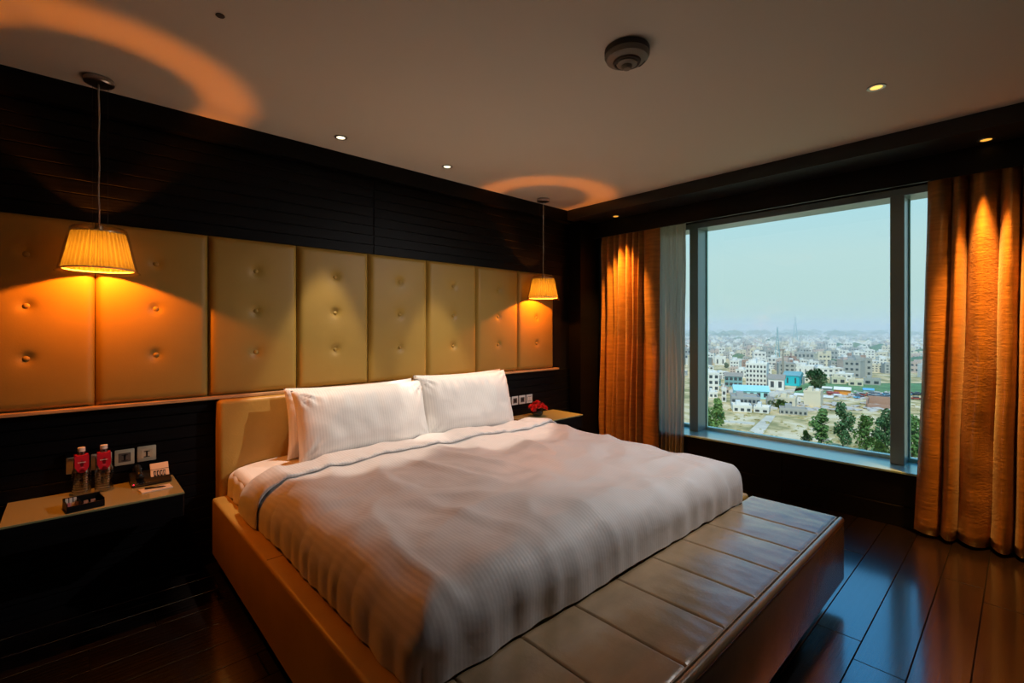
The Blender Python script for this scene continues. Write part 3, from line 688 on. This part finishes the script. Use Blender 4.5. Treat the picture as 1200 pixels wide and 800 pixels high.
npd = tag(empty('notepad', (0.327, -0.252, NT+0.0005), math.radians(6)), 'small cream notepad under a pen, in front of the telephone', 'notepad')
MB().box(-0.068, 0.068, -0.036, 0.036, 0.0, 0.005, bev=0.0006, seg=1).build('page_block', M_paper, npd)
MB().box(-0.067, 0.067, -0.0352, 0.0352, 0.005, 0.0056).build('top_sheet', M_paper, npd)
MB().box(-0.068, 0.068, 0.031, 0.0362, 0.0052, 0.0062).build('glue_edge', M_card, npd)
pen = tag(empty('pen', (0.324, -0.250, NT+0.0105), math.radians(-14)), 'black ballpoint pen lying on the notepad', 'pen')
MB().tube([(-0.045, 0, 0), (-0.043, 0, 0), (0.0, 0, 0), (0.030, 0, 0), (0.043, 0, 0), (0.047, 0, 0)], [0.0035, 0.0044, 0.0044, 0.0040, 0.0015, 0.0005], 12).build('barrel', M_plas, pen, True)
MB().box(-0.043, -0.010, -0.0012, 0.0012, 0.0042, 0.0056).build('clip', M_dkmet, pen)
MB().lathe([(0.0, 0), (0.0046, 0), (0.0046, 0.003), (0, 0.003)], 14).build('ring', M_dkmet, pen, None, (-0.002, 0, 0), (0, PI/2, 0))

# ------------------------------------------------------------------ flowers in a bowl on the other nightstand
fv = tag(empty('flower_bowl', (3.345, -0.155, NT+0.0005)), 'round smoked glass bowl holding red flowers on the nightstand', 'vase')
MB().lathe([(0.0, 0.0), (0.030, 0.0), (0.046, 0.010), (0.056, 0.028), (0.054, 0.046), (0.046, 0.058), (0.043, 0.060), (0.043, 0.057), (0.050, 0.045), (0.052, 0.028), (0.042, 0.013), (0.028, 0.004), (0.0, 0.004)], 40).build('bowl', M_vase, fv, True)
heads = [(0.0, 0.0, 0.108), (0.042, -0.012, 0.092), (-0.042, 0.008, 0.090), (0.012, -0.044, 0.088), (-0.026, -0.036, 0.094), (0.010, 0.040, 0.096), (0.058, 0.022, 0.083), (-0.055, -0.020, 0.078), (0.045, -0.045, 0.080), (-0.03, 0.042, 0.086)]
def petal_mesh():
    def fn(i, j):
        a = (i-0.5)*2; wv = 0.011*math.sin(PI*min(0.96, 0.12+0.84*j))**0.7
        return (a*wv, 0.020*j, 0.004*(j**2)*4*0.5+0.003*a*a-0.004*max(0, j-0.8)*3)
    return MB().grid(4, 5, fn).mesh('petal', True)
ptm = petal_mesh()
POS = ['at the crown of the bunch', 'on the curtain side of the crown', 'on the pillow side of the crown', 'at the front of the bunch', 'at the front, towards the pillow', 'at the back of the bunch', 'lowest on the curtain side', 'lowest on the pillow side', 'low at the front, towards the curtain', 'at the back, towards the pillow']
for q, (x, y, z) in enumerate(heads):
    x, y, z = x*1.12, y*1.12, 0.066+(z-0.075)*1.7
    f = tag(empty('red_flower', (3.345+x, -0.155+y, NT+z), random.random()*6), 'scarlet ruffled bloom '+POS[q], 'flower', 'red flowers in the bowl')
    tilt = Vector((x, y, 0.05)).to_track_quat('Z', 'Y').to_euler(); f.rotation_euler = tilt
    MB().tube([(0, 0, -0.030), (0, 0, 0.0)], 0.0016, 6).build('stem', M_leaf, f)
    MB().ico((0, 0, 0.004), 0.007, 1, jit=0.3).build('centre', M_petal, f, True)
    for ring, (cnt, tl, sc) in enumerate(((6, 0.15, 1.0), (6, 0.65, 0.9), (5, 1.1, 0.72))):
        for k in range(cnt):
            o = link('petal', ptm, M_petal, f, (0, 0, 0.002*ring), (tl, 0, 2*PI*(k+0.5*ring)/cnt+random.uniform(-0.2, 0.2))); o.scale = (sc*1.75, sc*1.75, sc*1.75)
for k in range(7):
    a = k*0.9; o = MB().face([(0, 0, 0), (0.010, 0.018, 0.004), (0, 0.042, 0.0), (-0.010, 0.018, 0.004)]).build('leaf', M_leaf, fv, None, (0.03*math.cos(a+PI/2), 0.03*math.sin(a+PI/2), 0.060), (0.25, 0, a))

# ------------------------------------------------------------------ the city outside
GZ = CAM.z-35.0
def gp(u, v):
    r = ray(u, v); k = (GZ-CAM.z)/r.z; return CAM+r*k
def depth(v): return 35.0*FPX/(v-HZ)
def px2m(px, v): return px/FPX*depth(v)
C_white = pm('warm_white_render', (0.80, 0.78, 0.72), 0.8)  # one even off-white for walls, tanks, canopies and cars
C_cream = pm('cream_render', (0.72, 0.64, 0.48), 0.8)
C_grey = pm('weathered_concrete', (0.42, 0.42, 0.39), 0.9)
C_brick = pm('pale_red_brick', (0.42, 0.25, 0.18), 0.9, var=(3, 0.2, (1, 1, 4)))
C_pink = pm('dusty_pink_render', (0.60, 0.47, 0.40), 0.9)
C_teal = pm('blue_green_render', (0.20, 0.42, 0.44), 0.8)
C_cyan = pm('turquoise_sheet_metal', (0.0, 0.55, 0.68), 0.6)
C_aqua = pm('pale_aqua_roof_sheet', (0.42, 0.78, 0.82), 0.6)
C_roof = pm('grey_brown_roof', (0.33, 0.30, 0.25), 0.9)
C_win = pm('dark_window_opening', (0.05, 0.07, 0.08), 0.3)
C_black = pm('black_water_tank', (0.03, 0.03, 0.035), 0.6)
C_orange = pm('orange_awning_cloth', (0.75, 0.30, 0.04), 0.8)
C_redc = pm('dull_red_tarpaulin', (0.38, 0.08, 0.06), 0.8)
C_blue = pm('sky_blue_tarpaulin', (0.15, 0.45, 0.70), 0.7)
C_road = pm('pale_concrete_track', (0.72, 0.62, 0.47), 0.9, var=(0.2, 0.15, (1, 1, 1)))
C_foli = [pm('tree_foliage_%d' % k, c, 0.6, spec=0.2, var=(0.8, 0.45, (1, 1, 1))) for k, c in enumerate(((0.10, 0.20, 0.055), (0.075, 0.17, 0.07), (0.15, 0.26, 0.07)))]
C_bark = pm('tree_bark', (0.12, 0.09, 0.06), 0.9)

gm = bpy.data.materials.new('dry_grass_and_sand'); gm.use_nodes = True; n = gm.node_tree.nodes; l = gm.node_tree.links; b = n['Principled BSDF']; b.inputs['Roughness'].default_value = 0.95
t = n.new('ShaderNodeTexCoord'); n1 = n.new('ShaderNodeTexNoise'); n1.inputs['Scale'].default_value = 0.09; n1.inputs['Detail'].default_value = 8
l.new(t.outputs['Object'], n1.inputs['Vector']); r = n.new('ShaderNodeValToRGB'); l.new(n1.outputs['Fac'], r.inputs[0])
r.color_ramp.elements[0].position = 0.40; r.color_ramp.elements[0].color = (0.34, 0.29, 0.11, 1)
r.color_ramp.elements[1].position = 0.62; r.color_ramp.elements[1].color = (0.84, 0.67, 0.42, 1)
q = r.color_ramp.elements.new(0.5); q.color = (0.68, 0.50, 0.23, 1)
l.new(r.outputs[0], b.inputs['Base Color'])
gr = MB().box(-200, 9000, -6000, 6000, -2, 0).build('ground', gm, None, None, (0, 0, GZ)); struct(gr)

def strip(name, label, cat, pts, mat, h=0.25):
    """low slab on the ground through ground points"""
    P = [gp(*p) for p in pts]; m = MB(); A = [m.bm.verts.new((p.x, p.y, GZ+0.0)) for p in P]; Bv = [m.bm.verts.new((p.x, p.y, GZ+h)) for p in P]
    m.bm.faces.new(Bv); m.bm.faces.new(A[::-1])
    for k in range(len(P)): m.bm.faces.new((A[k], A[(k+1) % len(P)], Bv[(k+1) % len(P)], Bv[k]))
    return tag(m.build(name, mat), label, cat)
C_green = pm('watered_green_field', (0.13, 0.27, 0.10), 0.9, var=(0.08, 0.3, (1, 1, 1)))
struct(strip('green_field', 'green field beyond the market stalls', 'field', [(930, 461), (1120, 461), (1120, 449), (935, 449)], C_green, 0.1))
struct(strip('dirt_track', 'pale concrete track crossing the sandy field', 'track', [(870, 512), (890, 514), (909, 487), (898, 487)], C_road, 0.12))
struct(strip('cross_track', 'pale cross track in the sandy field', 'track', [(838, 492), (838, 494), (884, 498), (885, 495)], C_road, 0.12))
struct(strip('yard_road', 'grey road curving past the turquoise hall', 'road', [(850, 459), (890, 466), (905, 463), (940, 457), (940, 454), (905, 458), (860, 455)], C_road, 0.1))

def face_yaw(p): return math.atan2(p.y-CAM.y, p.x-CAM.x)-PI/2
def house(name, label, cat, u, vb, wpx, hpx, dm, mat, yaw=0.0, rows=0, colsn=0, roof=None, group=None, parapet=True, tank=False, band=None, wscale=1.0):
    """building whose front bottom centre stands at ground point (u, vb)"""
    p = gp(u, vb); W = px2m(wpx, vb); H = px2m(hpx, vb)
    t = tag(empty(name, (p.x, p.y, GZ), face_yaw(p)+yaw), label, cat, group)
    MB().box(-W/2, W/2, 0, dm, 0, H, bev=0.04, seg=1).build('walls', mat, t)
    if roof == 'gable':
        m = MB(); zr = H+W*0.0+2.2; e_ = 0.6
        v0 = [(-W/2-e_, -e_, H), (W/2+e_, -e_, H), (W/2+e_, dm+e_, H), (-W/2-e_, dm+e_, H), (-W/2-e_, dm/2, zr), (W/2+e_, dm/2, zr)]
        vs = [m.bm.verts.new(c_) for c_ in v0]
        for f_ in ((0, 1, 5, 4), (2, 3, 4, 5), (0, 4, 3), (1, 2, 5), (3, 2, 1, 0)): m.bm.faces.new([vs[k] for k in f_])
        m.build('roof', band or C_roof, t)
    else:
        if parapet:
            m = MB()
            for a in ((-W/2-0.1, W/2+0.1, -0.1, 0.2, H, H+0.9), (-W/2-0.1, W/2+0.1, dm-0.2, dm+0.1, H, H+0.9), (-W/2-0.1, -W/2+0.2, 0.2, dm-0.2, H, H+0.9), (W/2-0.2, W/2+0.1, 0.2, dm-0.2, H, H+0.9)): m.box(*a)
            m.build('parapet', mat, t)
        MB().box(-W*0.30, -W*0.05, dm*0.4, dm*0.8, H, H+2.2).build('stair_head', mat, t)
    if tank: MB().lathe([(0, 0), (0.9, 0), (0.9, 1.4), (0.6, 1.7), (0, 1.75)], 14).build('water_tank', C_white if tank == 'w' else C_black, t, None, (W*0.25, dm*0.4, H))
    if rows:
        fh = H/rows; ww = W/colsn
        me = MB().box(-ww*0.27*wscale, ww*0.27*wscale, -0.08, 0.05, -fh*0.27, fh*0.27).mesh('window')
        for r_ in range(rows):
            if rows > 1: MB().box(-W/2-0.15, W/2+0.15, -0.15, 0.05, r_*fh+fh*0.96, r_*fh+fh*1.02).build('floor_band', mat, t)
            for c_ in range(colsn): link('window', me, C_win, t, (-W/2+ww*(c_+0.5), 0, r_*fh+fh*0.52))
    return t
B = 'building'
house('apartment_block', 'tall white apartment block with rows of dark windows', B, 886, 453.5, 22, 26.5, 12, C_white, -0.12, 5, 6, tank='w')
house('aqua_hall', 'long low hall with pale aqua sheet roof below the white block', B, 881, 467, 36, 9, 14, C_aqua, 0.10, 1, 5, roof='gable', band=C_aqua)
house('white_shed', 'white shed with grey pitched roof between white block and turquoise hall', B, 909.5, 457, 16, 13, 14, C_white, -0.05, 1, 2, roof='gable', wscale=0.8)
house('turquoise_hall', 'bright turquoise sheet metal hall', B, 927.5, 452, 16, 12, 14, C_cyan, -0.15, 1, 2, roof='gable', band=C_teal, wscale=0.4)
house('balcony_building', 'blue-green building with open balconies under a brown roof', B, 859.5, 453, 19, 12, 8, C_teal, 0.0, 2, 4, roof='gable', wscale=1.3)
house('low_workshop', 'low teal workshop left of the balcony building', B, 841.5, 452, 6, 8, 6, C_teal, 0.0, 1, 3, roof='gable')
house('white_villa', 'white villa stack behind the left window mullion', B, 833, 458, 18, 20, 14, C_white, 0.05, 3, 3, tank='w')
house('white_gate_tower', 'slim white tower beside the bushy green tree', B, 848.5, 471, 5, 14, 5, C_white, 0.0, 2, 1)
house('scaffold_building', 'unfinished grey building with brick upper band', B, 874, 479, 30, 12, 12, C_grey, 0.08, 2, 7, wscale=1.3)
house('white_walled_house', 'low white walled house at the end of the dirt track', B, 870, 483, 20, 6, 8, C_white, 0.1, 1, 3)
house('white_yard_house', 'small white yard house beside the dirt track', B, 892, 484, 16, 5, 7, C_white, -0.1, 1, 2)
house('cream_house', 'cream house with rooftop clutter left of the taller cream house', B, 921.5, 478, 18, 10, 9, C_cream, -0.1, 1, 2, tank='w', wscale=0.5)
house('cream_tower_house', 'tall windowless cream house with a rooftop cupola', B, 951.5, 476, 17, 16, 10, C_cream, -0.12, tank='w')
house('grey_shed_row', 'long grey shed row behind the field trees', B, 930, 486, 28, 5, 6, C_grey, 0.05, 1, 6)
house('hazy_office', 'grey office block with four dark openings in the city', B, 942, 425, 20, 11, 18, C_grey, -0.1, 2, 5)
house('white_warehouse', 'plain white warehouse above the big dark tree', B, 944, 441, 16, 11, 16, C_white, -0.1, 1, 3, wscale=0.4)
house('pale_block', 'plain pale block in the city left of the white apartment block', B, 844, 428, 12, 9, 14, C_white, 0.0, 1, 2, wscale=0.5)
house('city_warehouse', 'wide pale warehouse on the hazy skyline', B, 1010, 408, 26, 6, 40, C_white, 0.1, 1, 6)
# brick enclosure
p = gp(1015, 478); q = gp(1062, 482)
en = tag(empty('brick_enclosure', (p.x, p.y, GZ), math.atan2(q.y-p.y, q.x-p.x)), 'roofless brick wall enclosure behind the right field trees', 'wall')
Lw = (q-p).length
for a in ((0, Lw, 0, 0.5, 0, 2.0), (0, 0.5, 0, 14, 0, 3.4), (0, Lw, 14, 14.5, 0, 4.0), (Lw-0.5, Lw, 0, 14, 0, 3.4)): MB().box(*a).build('brick_wall', C_brick, en)
# market stalls, tents, parked cars
def stall(u, v, wpx, hpx, roofm, wallm, label, i):
    p = gp(u, v); W = px2m(wpx, v); H = px2m(hpx, v); t = tag(empty('market_stall', (p.x, p.y, GZ), face_yaw(p)+random.uniform(-0.2, 0.2)), label, 'stall', 'market stalls and tarpaulins by the field')
    m = MB(); vs = [m.bm.verts.new(c_) for c_ in ((-W/2, -0.6, H*0.62), (W/2, -0.6, H*0.62), (W/2, 4.6, H*0.62), (-W/2, 4.6, H*0.62), (-W/2, 2, H), (W/2, 2, H))]
    for f_ in ((0, 1, 5, 4), (2, 3, 4, 5), (0, 4, 3), (1, 2, 5), (3, 2, 1, 0)): m.bm.faces.new([vs[k] for k in f_])
    m.build('canopy', roofm, t)
    MB().box(-W/2+0.2, W/2-0.2, 0.2, 4, 0, H*0.6).build('counter', wallm, t)
stall(987, 462, 17, 8.5, C_white, C_orange, 'large white market canopy with orange front', 0)
stall(969, 458, 10, 5, C_white, C_grey, 'grey-white canopy left of the orange-fronted stall', 1)
stall(977, 463, 12, 4, C_redc, C_redc, 'low dull red tarpaulin beside the orange-fronted stall', 2)
stall(966, 468, 17, 4.5, C_white, C_white, 'low white tarpaulin right of the tall cream house', 3)
stall(982, 465, 8, 3, C_white, C_grey, 'small white tarpaulin below the orange-fronted stall', 4)
stall(1018, 460, 11, 5, C_blue, C_white, 'sky blue and white market canopy', 5)
stall(937, 466, 12, 5, C_white, C_white, 'white tarpaulin heap left of the tall cream house', 6)
cmats = [C_white, C_redc, C_blue, C_grey, C_win, C_orange]
def car_proto():
    t = tag(empty('parked_car', (0, 0, 0)), 'small parked car in the row beside the sandy field', 'car', 'parked cars by the field')
    MB().box(-2.1, 2.1, -0.85, 0.85, 0.3, 0.95, bev=0.15, seg=2).build('body', C_white, t)
    MB().box(-1.2, 1.1, -0.75, 0.75, 0.9, 1.5, bev=0.2, seg=2).build('cabin', C_win, t)
    for x in (-1.3, 1.3):
        for y in (-0.8, 0.8): MB().lathe([(0, -0.1), (0.33, -0.1), (0.33, 0.1), (0, 0.1)], 10).build('wheel', C_black, t, None, (x, y, 0.33), (PI/2, 0, 0))
    return t
cp = car_proto(); rc = random.Random(3); first = True
bodies = {}
for k in range(44):
    p = gp(rc.uniform(1002, 1085), rc.uniform(461.5, 468)); o = cp if first else copy_tree(cp); first = False
    o.location = (p.x, p.y, GZ); o.rotation_euler = (0, 0, rc.uniform(0, 3.1))
    mi = rc.randrange(5); ch = [c_ for c_ in o.children if c_.name.startswith('body')][0]
    o['label'] = 'small %s parked car in the row beside the sandy field' % ('white', 'red', 'blue', 'grey', 'black')[mi]
    if mi:
        if mi not in bodies: me = ch.data.copy(); me.materials[0] = cmats[mi]; bodies[mi] = me
        ch.data = bodies[mi]

HUT = [(836, 466, 9, 5, C_white, 'small white hut behind the leafy tree at the left mullion'), (851, 461, 6, 5, C_pink, 'small pink hut left of the aqua hall'), (903, 474, 8, 5, C_grey, 'small grey hut between the scaffold building and the cream house'),
       (935, 474, 6, 4, C_white, 'tiny white hut between the two cream houses'), (897, 447, 7, 9, C_cream, 'narrow cream block right of the white apartment block'), (938, 451, 5, 8, C_grey, 'narrow grey block right of the turquoise hall'),
       (1003, 452, 14, 5, C_cream, 'low cream shed on the far edge of the green field'), (1022, 451, 16, 6, C_grey, 'low grey shed on the far edge of the green field'), (983, 450, 14, 7, C_cream, 'cream shed right of the broad dark tree')]
for (u_, v_, w_, h_, m_, lb_) in HUT: house('small_hut', lb_, B, u_, v_, w_, h_, 7, m_, random.uniform(-0.2, 0.2), 1, 2, group='small huts by the field')
rs = random.Random(5); m = MB()
for k in range(300):
    p = gp(rs.uniform(815, 1085), 474+62*rs.random()**1.4); r_ = rs.uniform(0.2, 0.65)*(2.0 if rs.random() < 0.08 else 1)
    m.ico((p.x, p.y, GZ+r_*0.25), r_, 1, (rs.uniform(0.8, 1.6), rs.uniform(0.8, 1.6), 0.6), 0.7, rs)
tag(m.build('dry_scrub', pm('dry_scrub_green', (0.42, 0.36, 0.16), 0.9)), 'low dry scrub tufts dotted over the sandy field', 'scrub', None, 'stuff')
m = MB()
for k in range(200):
    p = gp(rs.uniform(900, 1050), rs.uniform(458, 482)); r_ = rs.uniform(0.5, 1.6)
    m.ico((p.x, p.y, GZ+r_*0.2), r_, 1, (rs.uniform(0.8, 2.2), rs.uniform(0.8, 2.0), 0.45), 0.8, rs)
tag(m.build('rubble', pm('pale_rubble', (0.55, 0.50, 0.44), 0.9)), 'pale rubble and scrap strewn around the market', 'rubble', None, 'stuff')
# masts
def mast(u, v, top_v, label, wid, lat=True):
    p = gp(u, v); H = px2m(v-top_v, v); t = tag(empty('lattice_mast' if lat else 'chimney_pole', (p.x, p.y, GZ), 0.4), label, 'mast')
    if lat:
        for sx in (-1, 1):
            for sy in (-1, 1): MB().tube([(sx*wid, sy*wid, 0), (sx*wid*0.25, sy*wid*0.25, H*0.75), (0.05*sx, 0.05*sy, H)], wid*0.10, 4).build('leg', C_grey if wid < 2 else C_teal, t)
        nb = 12
        for k in range(nb):
            z0, z1 = H*0.75*k/nb, H*0.75*(k+1)/nb; a = wid*(1-0.75*k/nb); b2 = wid*(1-0.75*(k+1)/nb)
            for (x0, y0, x1, y1) in ((-1, -1, 1, -1), (-1, 1, 1, 1), (-1, -1, -1, 1), (1, -1, 1, 1)):
                MB().tube([(x0*a, y0*a, z0), (x1*b2, y1*b2, z1)], wid*0.06, 4).build('brace', C_grey if wid < 2 else C_teal, t)
    else:
        MB().tube([(0, 0, 0), (0, 0, H*0.5), (0, 0, H)], [wid, wid*0.85, wid*0.7], 10).build('shaft', C_roof, t)
        MB().tube([(0, 0, H*0.97), (0, 0, H)], wid*0.95, 10).build('collar', C_roof, t)
mast(911, 428, 383, 'slender lattice mast left of the tallest mast', 2.4)
mast(932, 402, 371, 'faint tallest mast standing on the hazy skyline', 5.5)
mast(917.5, 441, 409, 'dark chimney pole in front of the lattice mast', 0.75, False)

# trees
def tree(u, v, hpx, wpx, label, mi, seed, name='field_tree'):
    rnd = random.Random(seed); p = gp(u, v); H = px2m(hpx, v); W = px2m(wpx, v)
    t = tag(empty(name, (p.x, p.y, GZ), rnd.random()*6), label, 'tree', 'trees in the field')
    tk = MB().tube([(0, 0, 0), (0.1, 0, H*0.3), (-0.1, 0.1, H*0.7)], [W*0.035, W*0.026, W*0.012], 7)
    for k in range(5):
        a = rnd.random()*6.3; z = H*(0.3+0.1*k); tk.tube([(0, 0, z), (W*0.3*math.cos(a), W*0.3*math.sin(a), z+H*0.12)], [W*0.016, W*0.006], 5)
    tk.build('trunk', C_bark, t)
    m = MB(); s = 0.05*W+0.14
    lobes = [(W*0.30*rnd.uniform(-1, 1)*(1-abs(k/9-0.45)), W*0.30*rnd.uniform(-1, 1)*(1-abs(k/9-0.45)), H*(0.28+0.62*k/9), W*rnd.uniform(0.20, 0.30)*(1 if k < 7 else 0.75)) for k in range(10)]
    for (lx, ly, lz, lr) in lobes:
        for k in range(95):
            d = Vector((rnd.gauss(0, 1), rnd.gauss(0, 1), rnd.gauss(0, 1))).normalized()*lr*rnd.uniform(0.45, 1.0)
            c_ = Vector((lx, ly, lz))+d; ax = Vector((rnd.gauss(0, 1), rnd.gauss(0, 1), rnd.gauss(0, 1))).normalized(); bx = ax.orthogonal().normalized(); k2 = s*rnd.uniform(0.6, 1.3)
            m.face([c_+ax*k2, c_+bx*k2*0.6, c_-ax*k2, c_-bx*k2*0.6])
    f = m.build('foliage', C_foli[mi], t); f['kind'] = 'stuff'
TR = [(839, 512, 46, 26, 'leafy tree next to the left window mullion', 2, 1), (962, 530, 52, 30, 'leafy field tree, leftmost of the four along the sill', 0, 2), (988, 531, 60, 27, 'tallest field tree with a dark rounded crown above the sill', 1, 3),
      (1016, 535, 50, 26, 'field tree between the tallest one and the right mullion', 0, 4), (1037, 536, 58, 30, 'field tree whose crown touches the right window mullion', 1, 5),
      (1068, 545, 60, 34, 'tree seen in the narrow pane beside the near curtain', 0, 6), (955, 456, 22, 28, 'broad dark tree right of the turquoise hall', 1, 7), (826, 512, 34, 22, 'pale leafy tree in the pane beside the sheer', 2, 8),
      (1034, 546, 26, 34, 'low bright bush along the sill by the right mullion', 2, 9), (980, 543, 18, 26, 'low shrub under the tallest field tree', 0, 10), (944, 520, 16, 12, 'small dry shrub left of the four field trees', 0, 11),
      (912, 478, 8, 20, 'green shrub patch behind the cream house', 2, 12), (851, 431, 6, 7, 'small dark city tree left of the white apartment block', 1, 14), (893, 430, 7, 8, 'small dark city tree behind the white apartment block', 1, 15)]
for a in TR: tree(*a)

# city houses: the nearest ones are things, the mass beyond is one mesh
rc = random.Random(11)
def house_mesh(kind):
    m = MB(); h = (0.8, 1.15, 1.5, 1.0, 1.3, 0.9)[kind]
    m.box(-0.5, 0.5, -0.5, 0.5, 0, h)
    for a in ((-0.52, 0.52, -0.52, -0.47, h, h+0.09), (-0.52, 0.52, 0.47, 0.52, h, h+0.09), (-0.52, -0.47, -0.47, 0.47, h, h+0.09), (0.47, 0.52, -0.47, 0.47, h, h+0.09)): m.box(*a)
    m.box(-0.35, 0.0, -0.1, 0.3, h, h+0.28)
    if kind % 2: m.box(0.1, 0.5, -0.5, 0.2, h, h+0.35)
    me = m.mesh('walls'); me.materials.append((C_white, C_cream, C_grey, C_pink, C_white, C_brick)[kind])
    m = MB(); rows = 2 if h < 1.1 else 3
    for r_ in range(rows):
        for k in range(3): m.box(-0.38+k*0.3, -0.22+k*0.3, -0.508, -0.49, h*(r_+0.35)/rows, h*(r_+0.75)/rows)
    m2 = m.mesh('windows'); m2.materials.append(C_win)
    return me, m2
hm = [house_mesh(k) for k in range(6)]
cand = []
for k in range(11000):
    d = math.sqrt(rc.uniform(300**2, 2600**2)); tt = rc.uniform(0.16, 1.25); u = 600+FPX*tt; v = HZ+35*FPX/d
    if u < 938 and v > 445: continue
    if u >= 938 and v > 449: continue
    if 1000 < u and v > 446: continue
    if any(abs(u-a) < w_ and vb-h_*0.4 < v < vb+3 for a, vb, w_, h_ in ((942, 425, 14, 11), (944, 441, 12, 11), (844, 428, 9, 9), (1010, 408, 15, 6))): continue
    cand.append((d, u, v))
cand.sort()
kept = []
for d, u, v in cand:
    p = gp(u, v); w_ = rc.uniform(6, 11.5)
    if d < 800 and any((p.x-o.x)**2+(p.y-o.y)**2 < (0.60*(w_+ow))**2 for o, ow, dd in kept[-240:]): continue
    kept.append((p, w_, d))
CN = ['pale flat-roofed house in the crowded hazy city', 'cream flat-roofed house in the crowded hazy city', 'grey concrete house in the crowded hazy city', 'dusty pink house in the crowded hazy city', 'tall white house in the crowded hazy city', 'brick-red house in the crowded hazy city']
rest = {}
near = 0
for p, w_, d in kept:
    kind = rc.choices(range(6), (5, 3, 4, 3, 4, 1))[0]; rz = face_yaw(p)+rc.choice((-0.35, 0.2, 0.0, 0.45))+rc.uniform(-0.1, 0.1); u_in = 790 < 600+FPX*((p.x-CAM.x)*math.cos(YAW)-(p.y-CAM.y)*math.sin(YAW))/((p.x-CAM.x)*math.sin(YAW)+(p.y-CAM.y)*math.cos(YAW)) < 1090
    sc = (w_, w_*rc.uniform(0.7, 1.1), w_*rc.uniform(0.5, 0.95))
    if near < 290 and u_in:
        near += 1
        t = tag(empty('city_house', (p.x, p.y, GZ), rz), CN[kind], 'house', 'houses of the hazy city, '+CN[kind].split(' house')[0]); t.scale = sc
        link('walls', hm[kind][0], None, t); wq = link('window_rows', hm[kind][1], None, t)
    else:
        rest.setdefault(kind, []).append(Matrix.Translation((p.x, p.y, GZ)) @ Matrix.Rotation(rz, 4, 'Z') @ Matrix.Diagonal((*sc, 1)))
CC = [C_white, C_cream, C_grey, C_pink, C_white, C_brick]
V, Fc, MI = [], [], []
for kind, L in rest.items():
    h = (0.8, 1.15, 1.5, 1.0, 1.3, 0.9)[kind]
    for Mx in L:
        for (x0, x1, y0, y1, z0, z1) in ((-0.5, 0.5, -0.5, 0.5, 0, h), (-0.35, 0.0, -0.1, 0.3, h, h+0.28)):
            o0 = len(V)
            V += [tuple(Mx @ Vector(c_)) for c_ in ((x0, y0, z0), (x1, y0, z0), (x1, y1, z0), (x0, y1, z0), (x0, y0, z1), (x1, y0, z1), (x1, y1, z1), (x0, y1, z1))]
            Fc += [tuple(o0+k for k in f_) for f_ in ((4, 5, 6, 7), (0, 1, 5, 4), (1, 2, 6, 5), (2, 3, 7, 6), (3, 0, 4, 7))]; MI += [kind]*5
        o0 = len(V); V += [tuple(Mx @ Vector(c_)) for c_ in ((-0.3, -0.505, h*0.45), (0.3, -0.505, h*0.45), (0.3, -0.505, h*0.62), (-0.3, -0.505, h*0.62))]; Fc.append((o0, o0+1, o0+2, o0+3)); MI.append(6)
me = bpy.data.meshes.new('distant_city'); me.from_pydata(V, [], Fc)
for c_ in CC+[C_win]: me.materials.append(c_)
me.polygons.foreach_set('material_index', MI); me.update()
tag(link('distant_city', me), 'endless mass of tiny houses fading into haze', 'city', None, 'stuff')
# far tree belts on the skyline and between houses
m = MB()
for k in range(420):
    d = math.sqrt(rc.uniform(420**2, 3200**2)); tt = rc.uniform(0.16, 1.25); v = HZ+35*FPX/d; u = 600+FPX*tt
    if v > 436: continue
    p = gp(u, v); r_ = rc.uniform(4, 9)*(1 if d < 1500 else 2.2); m.ico((p.x, p.y, GZ+r_*0.7), r_, 1, (rc.uniform(1, 2.4), rc.uniform(1, 2), 0.9), 0.5, rc)
o = m.build('distant_trees', C_foli[1]); tag(o, 'dark tree clumps scattered through the hazy city', 'trees', None, 'stuff')

# haze bank over the city
hz = bpy.data.materials.new('city_haze'); hz.use_nodes = True; n = hz.node_tree.nodes; n.clear()
o = n.new('ShaderNodeOutputMaterial'); vs = n.new('ShaderNodeVolumeScatter'); vs.inputs['Color'].default_value = (0.93, 0.99, 0.98, 1); vs.inputs['Density'].default_value = 0.00085; vs.inputs['Anisotropy'].default_value = 0.0
hz.node_tree.links.new(vs.outputs[0], o.inputs['Volume'])
try: hz.cycles.homogeneous_volume = True
except Exception: pass
ho = MB().box(345, 8800, -5800, 5800, GZ+0.02, GZ+62).build('city_haze', hz); tag(ho, 'pale haze hanging over the distant city', 'haze', None, 'stuff')
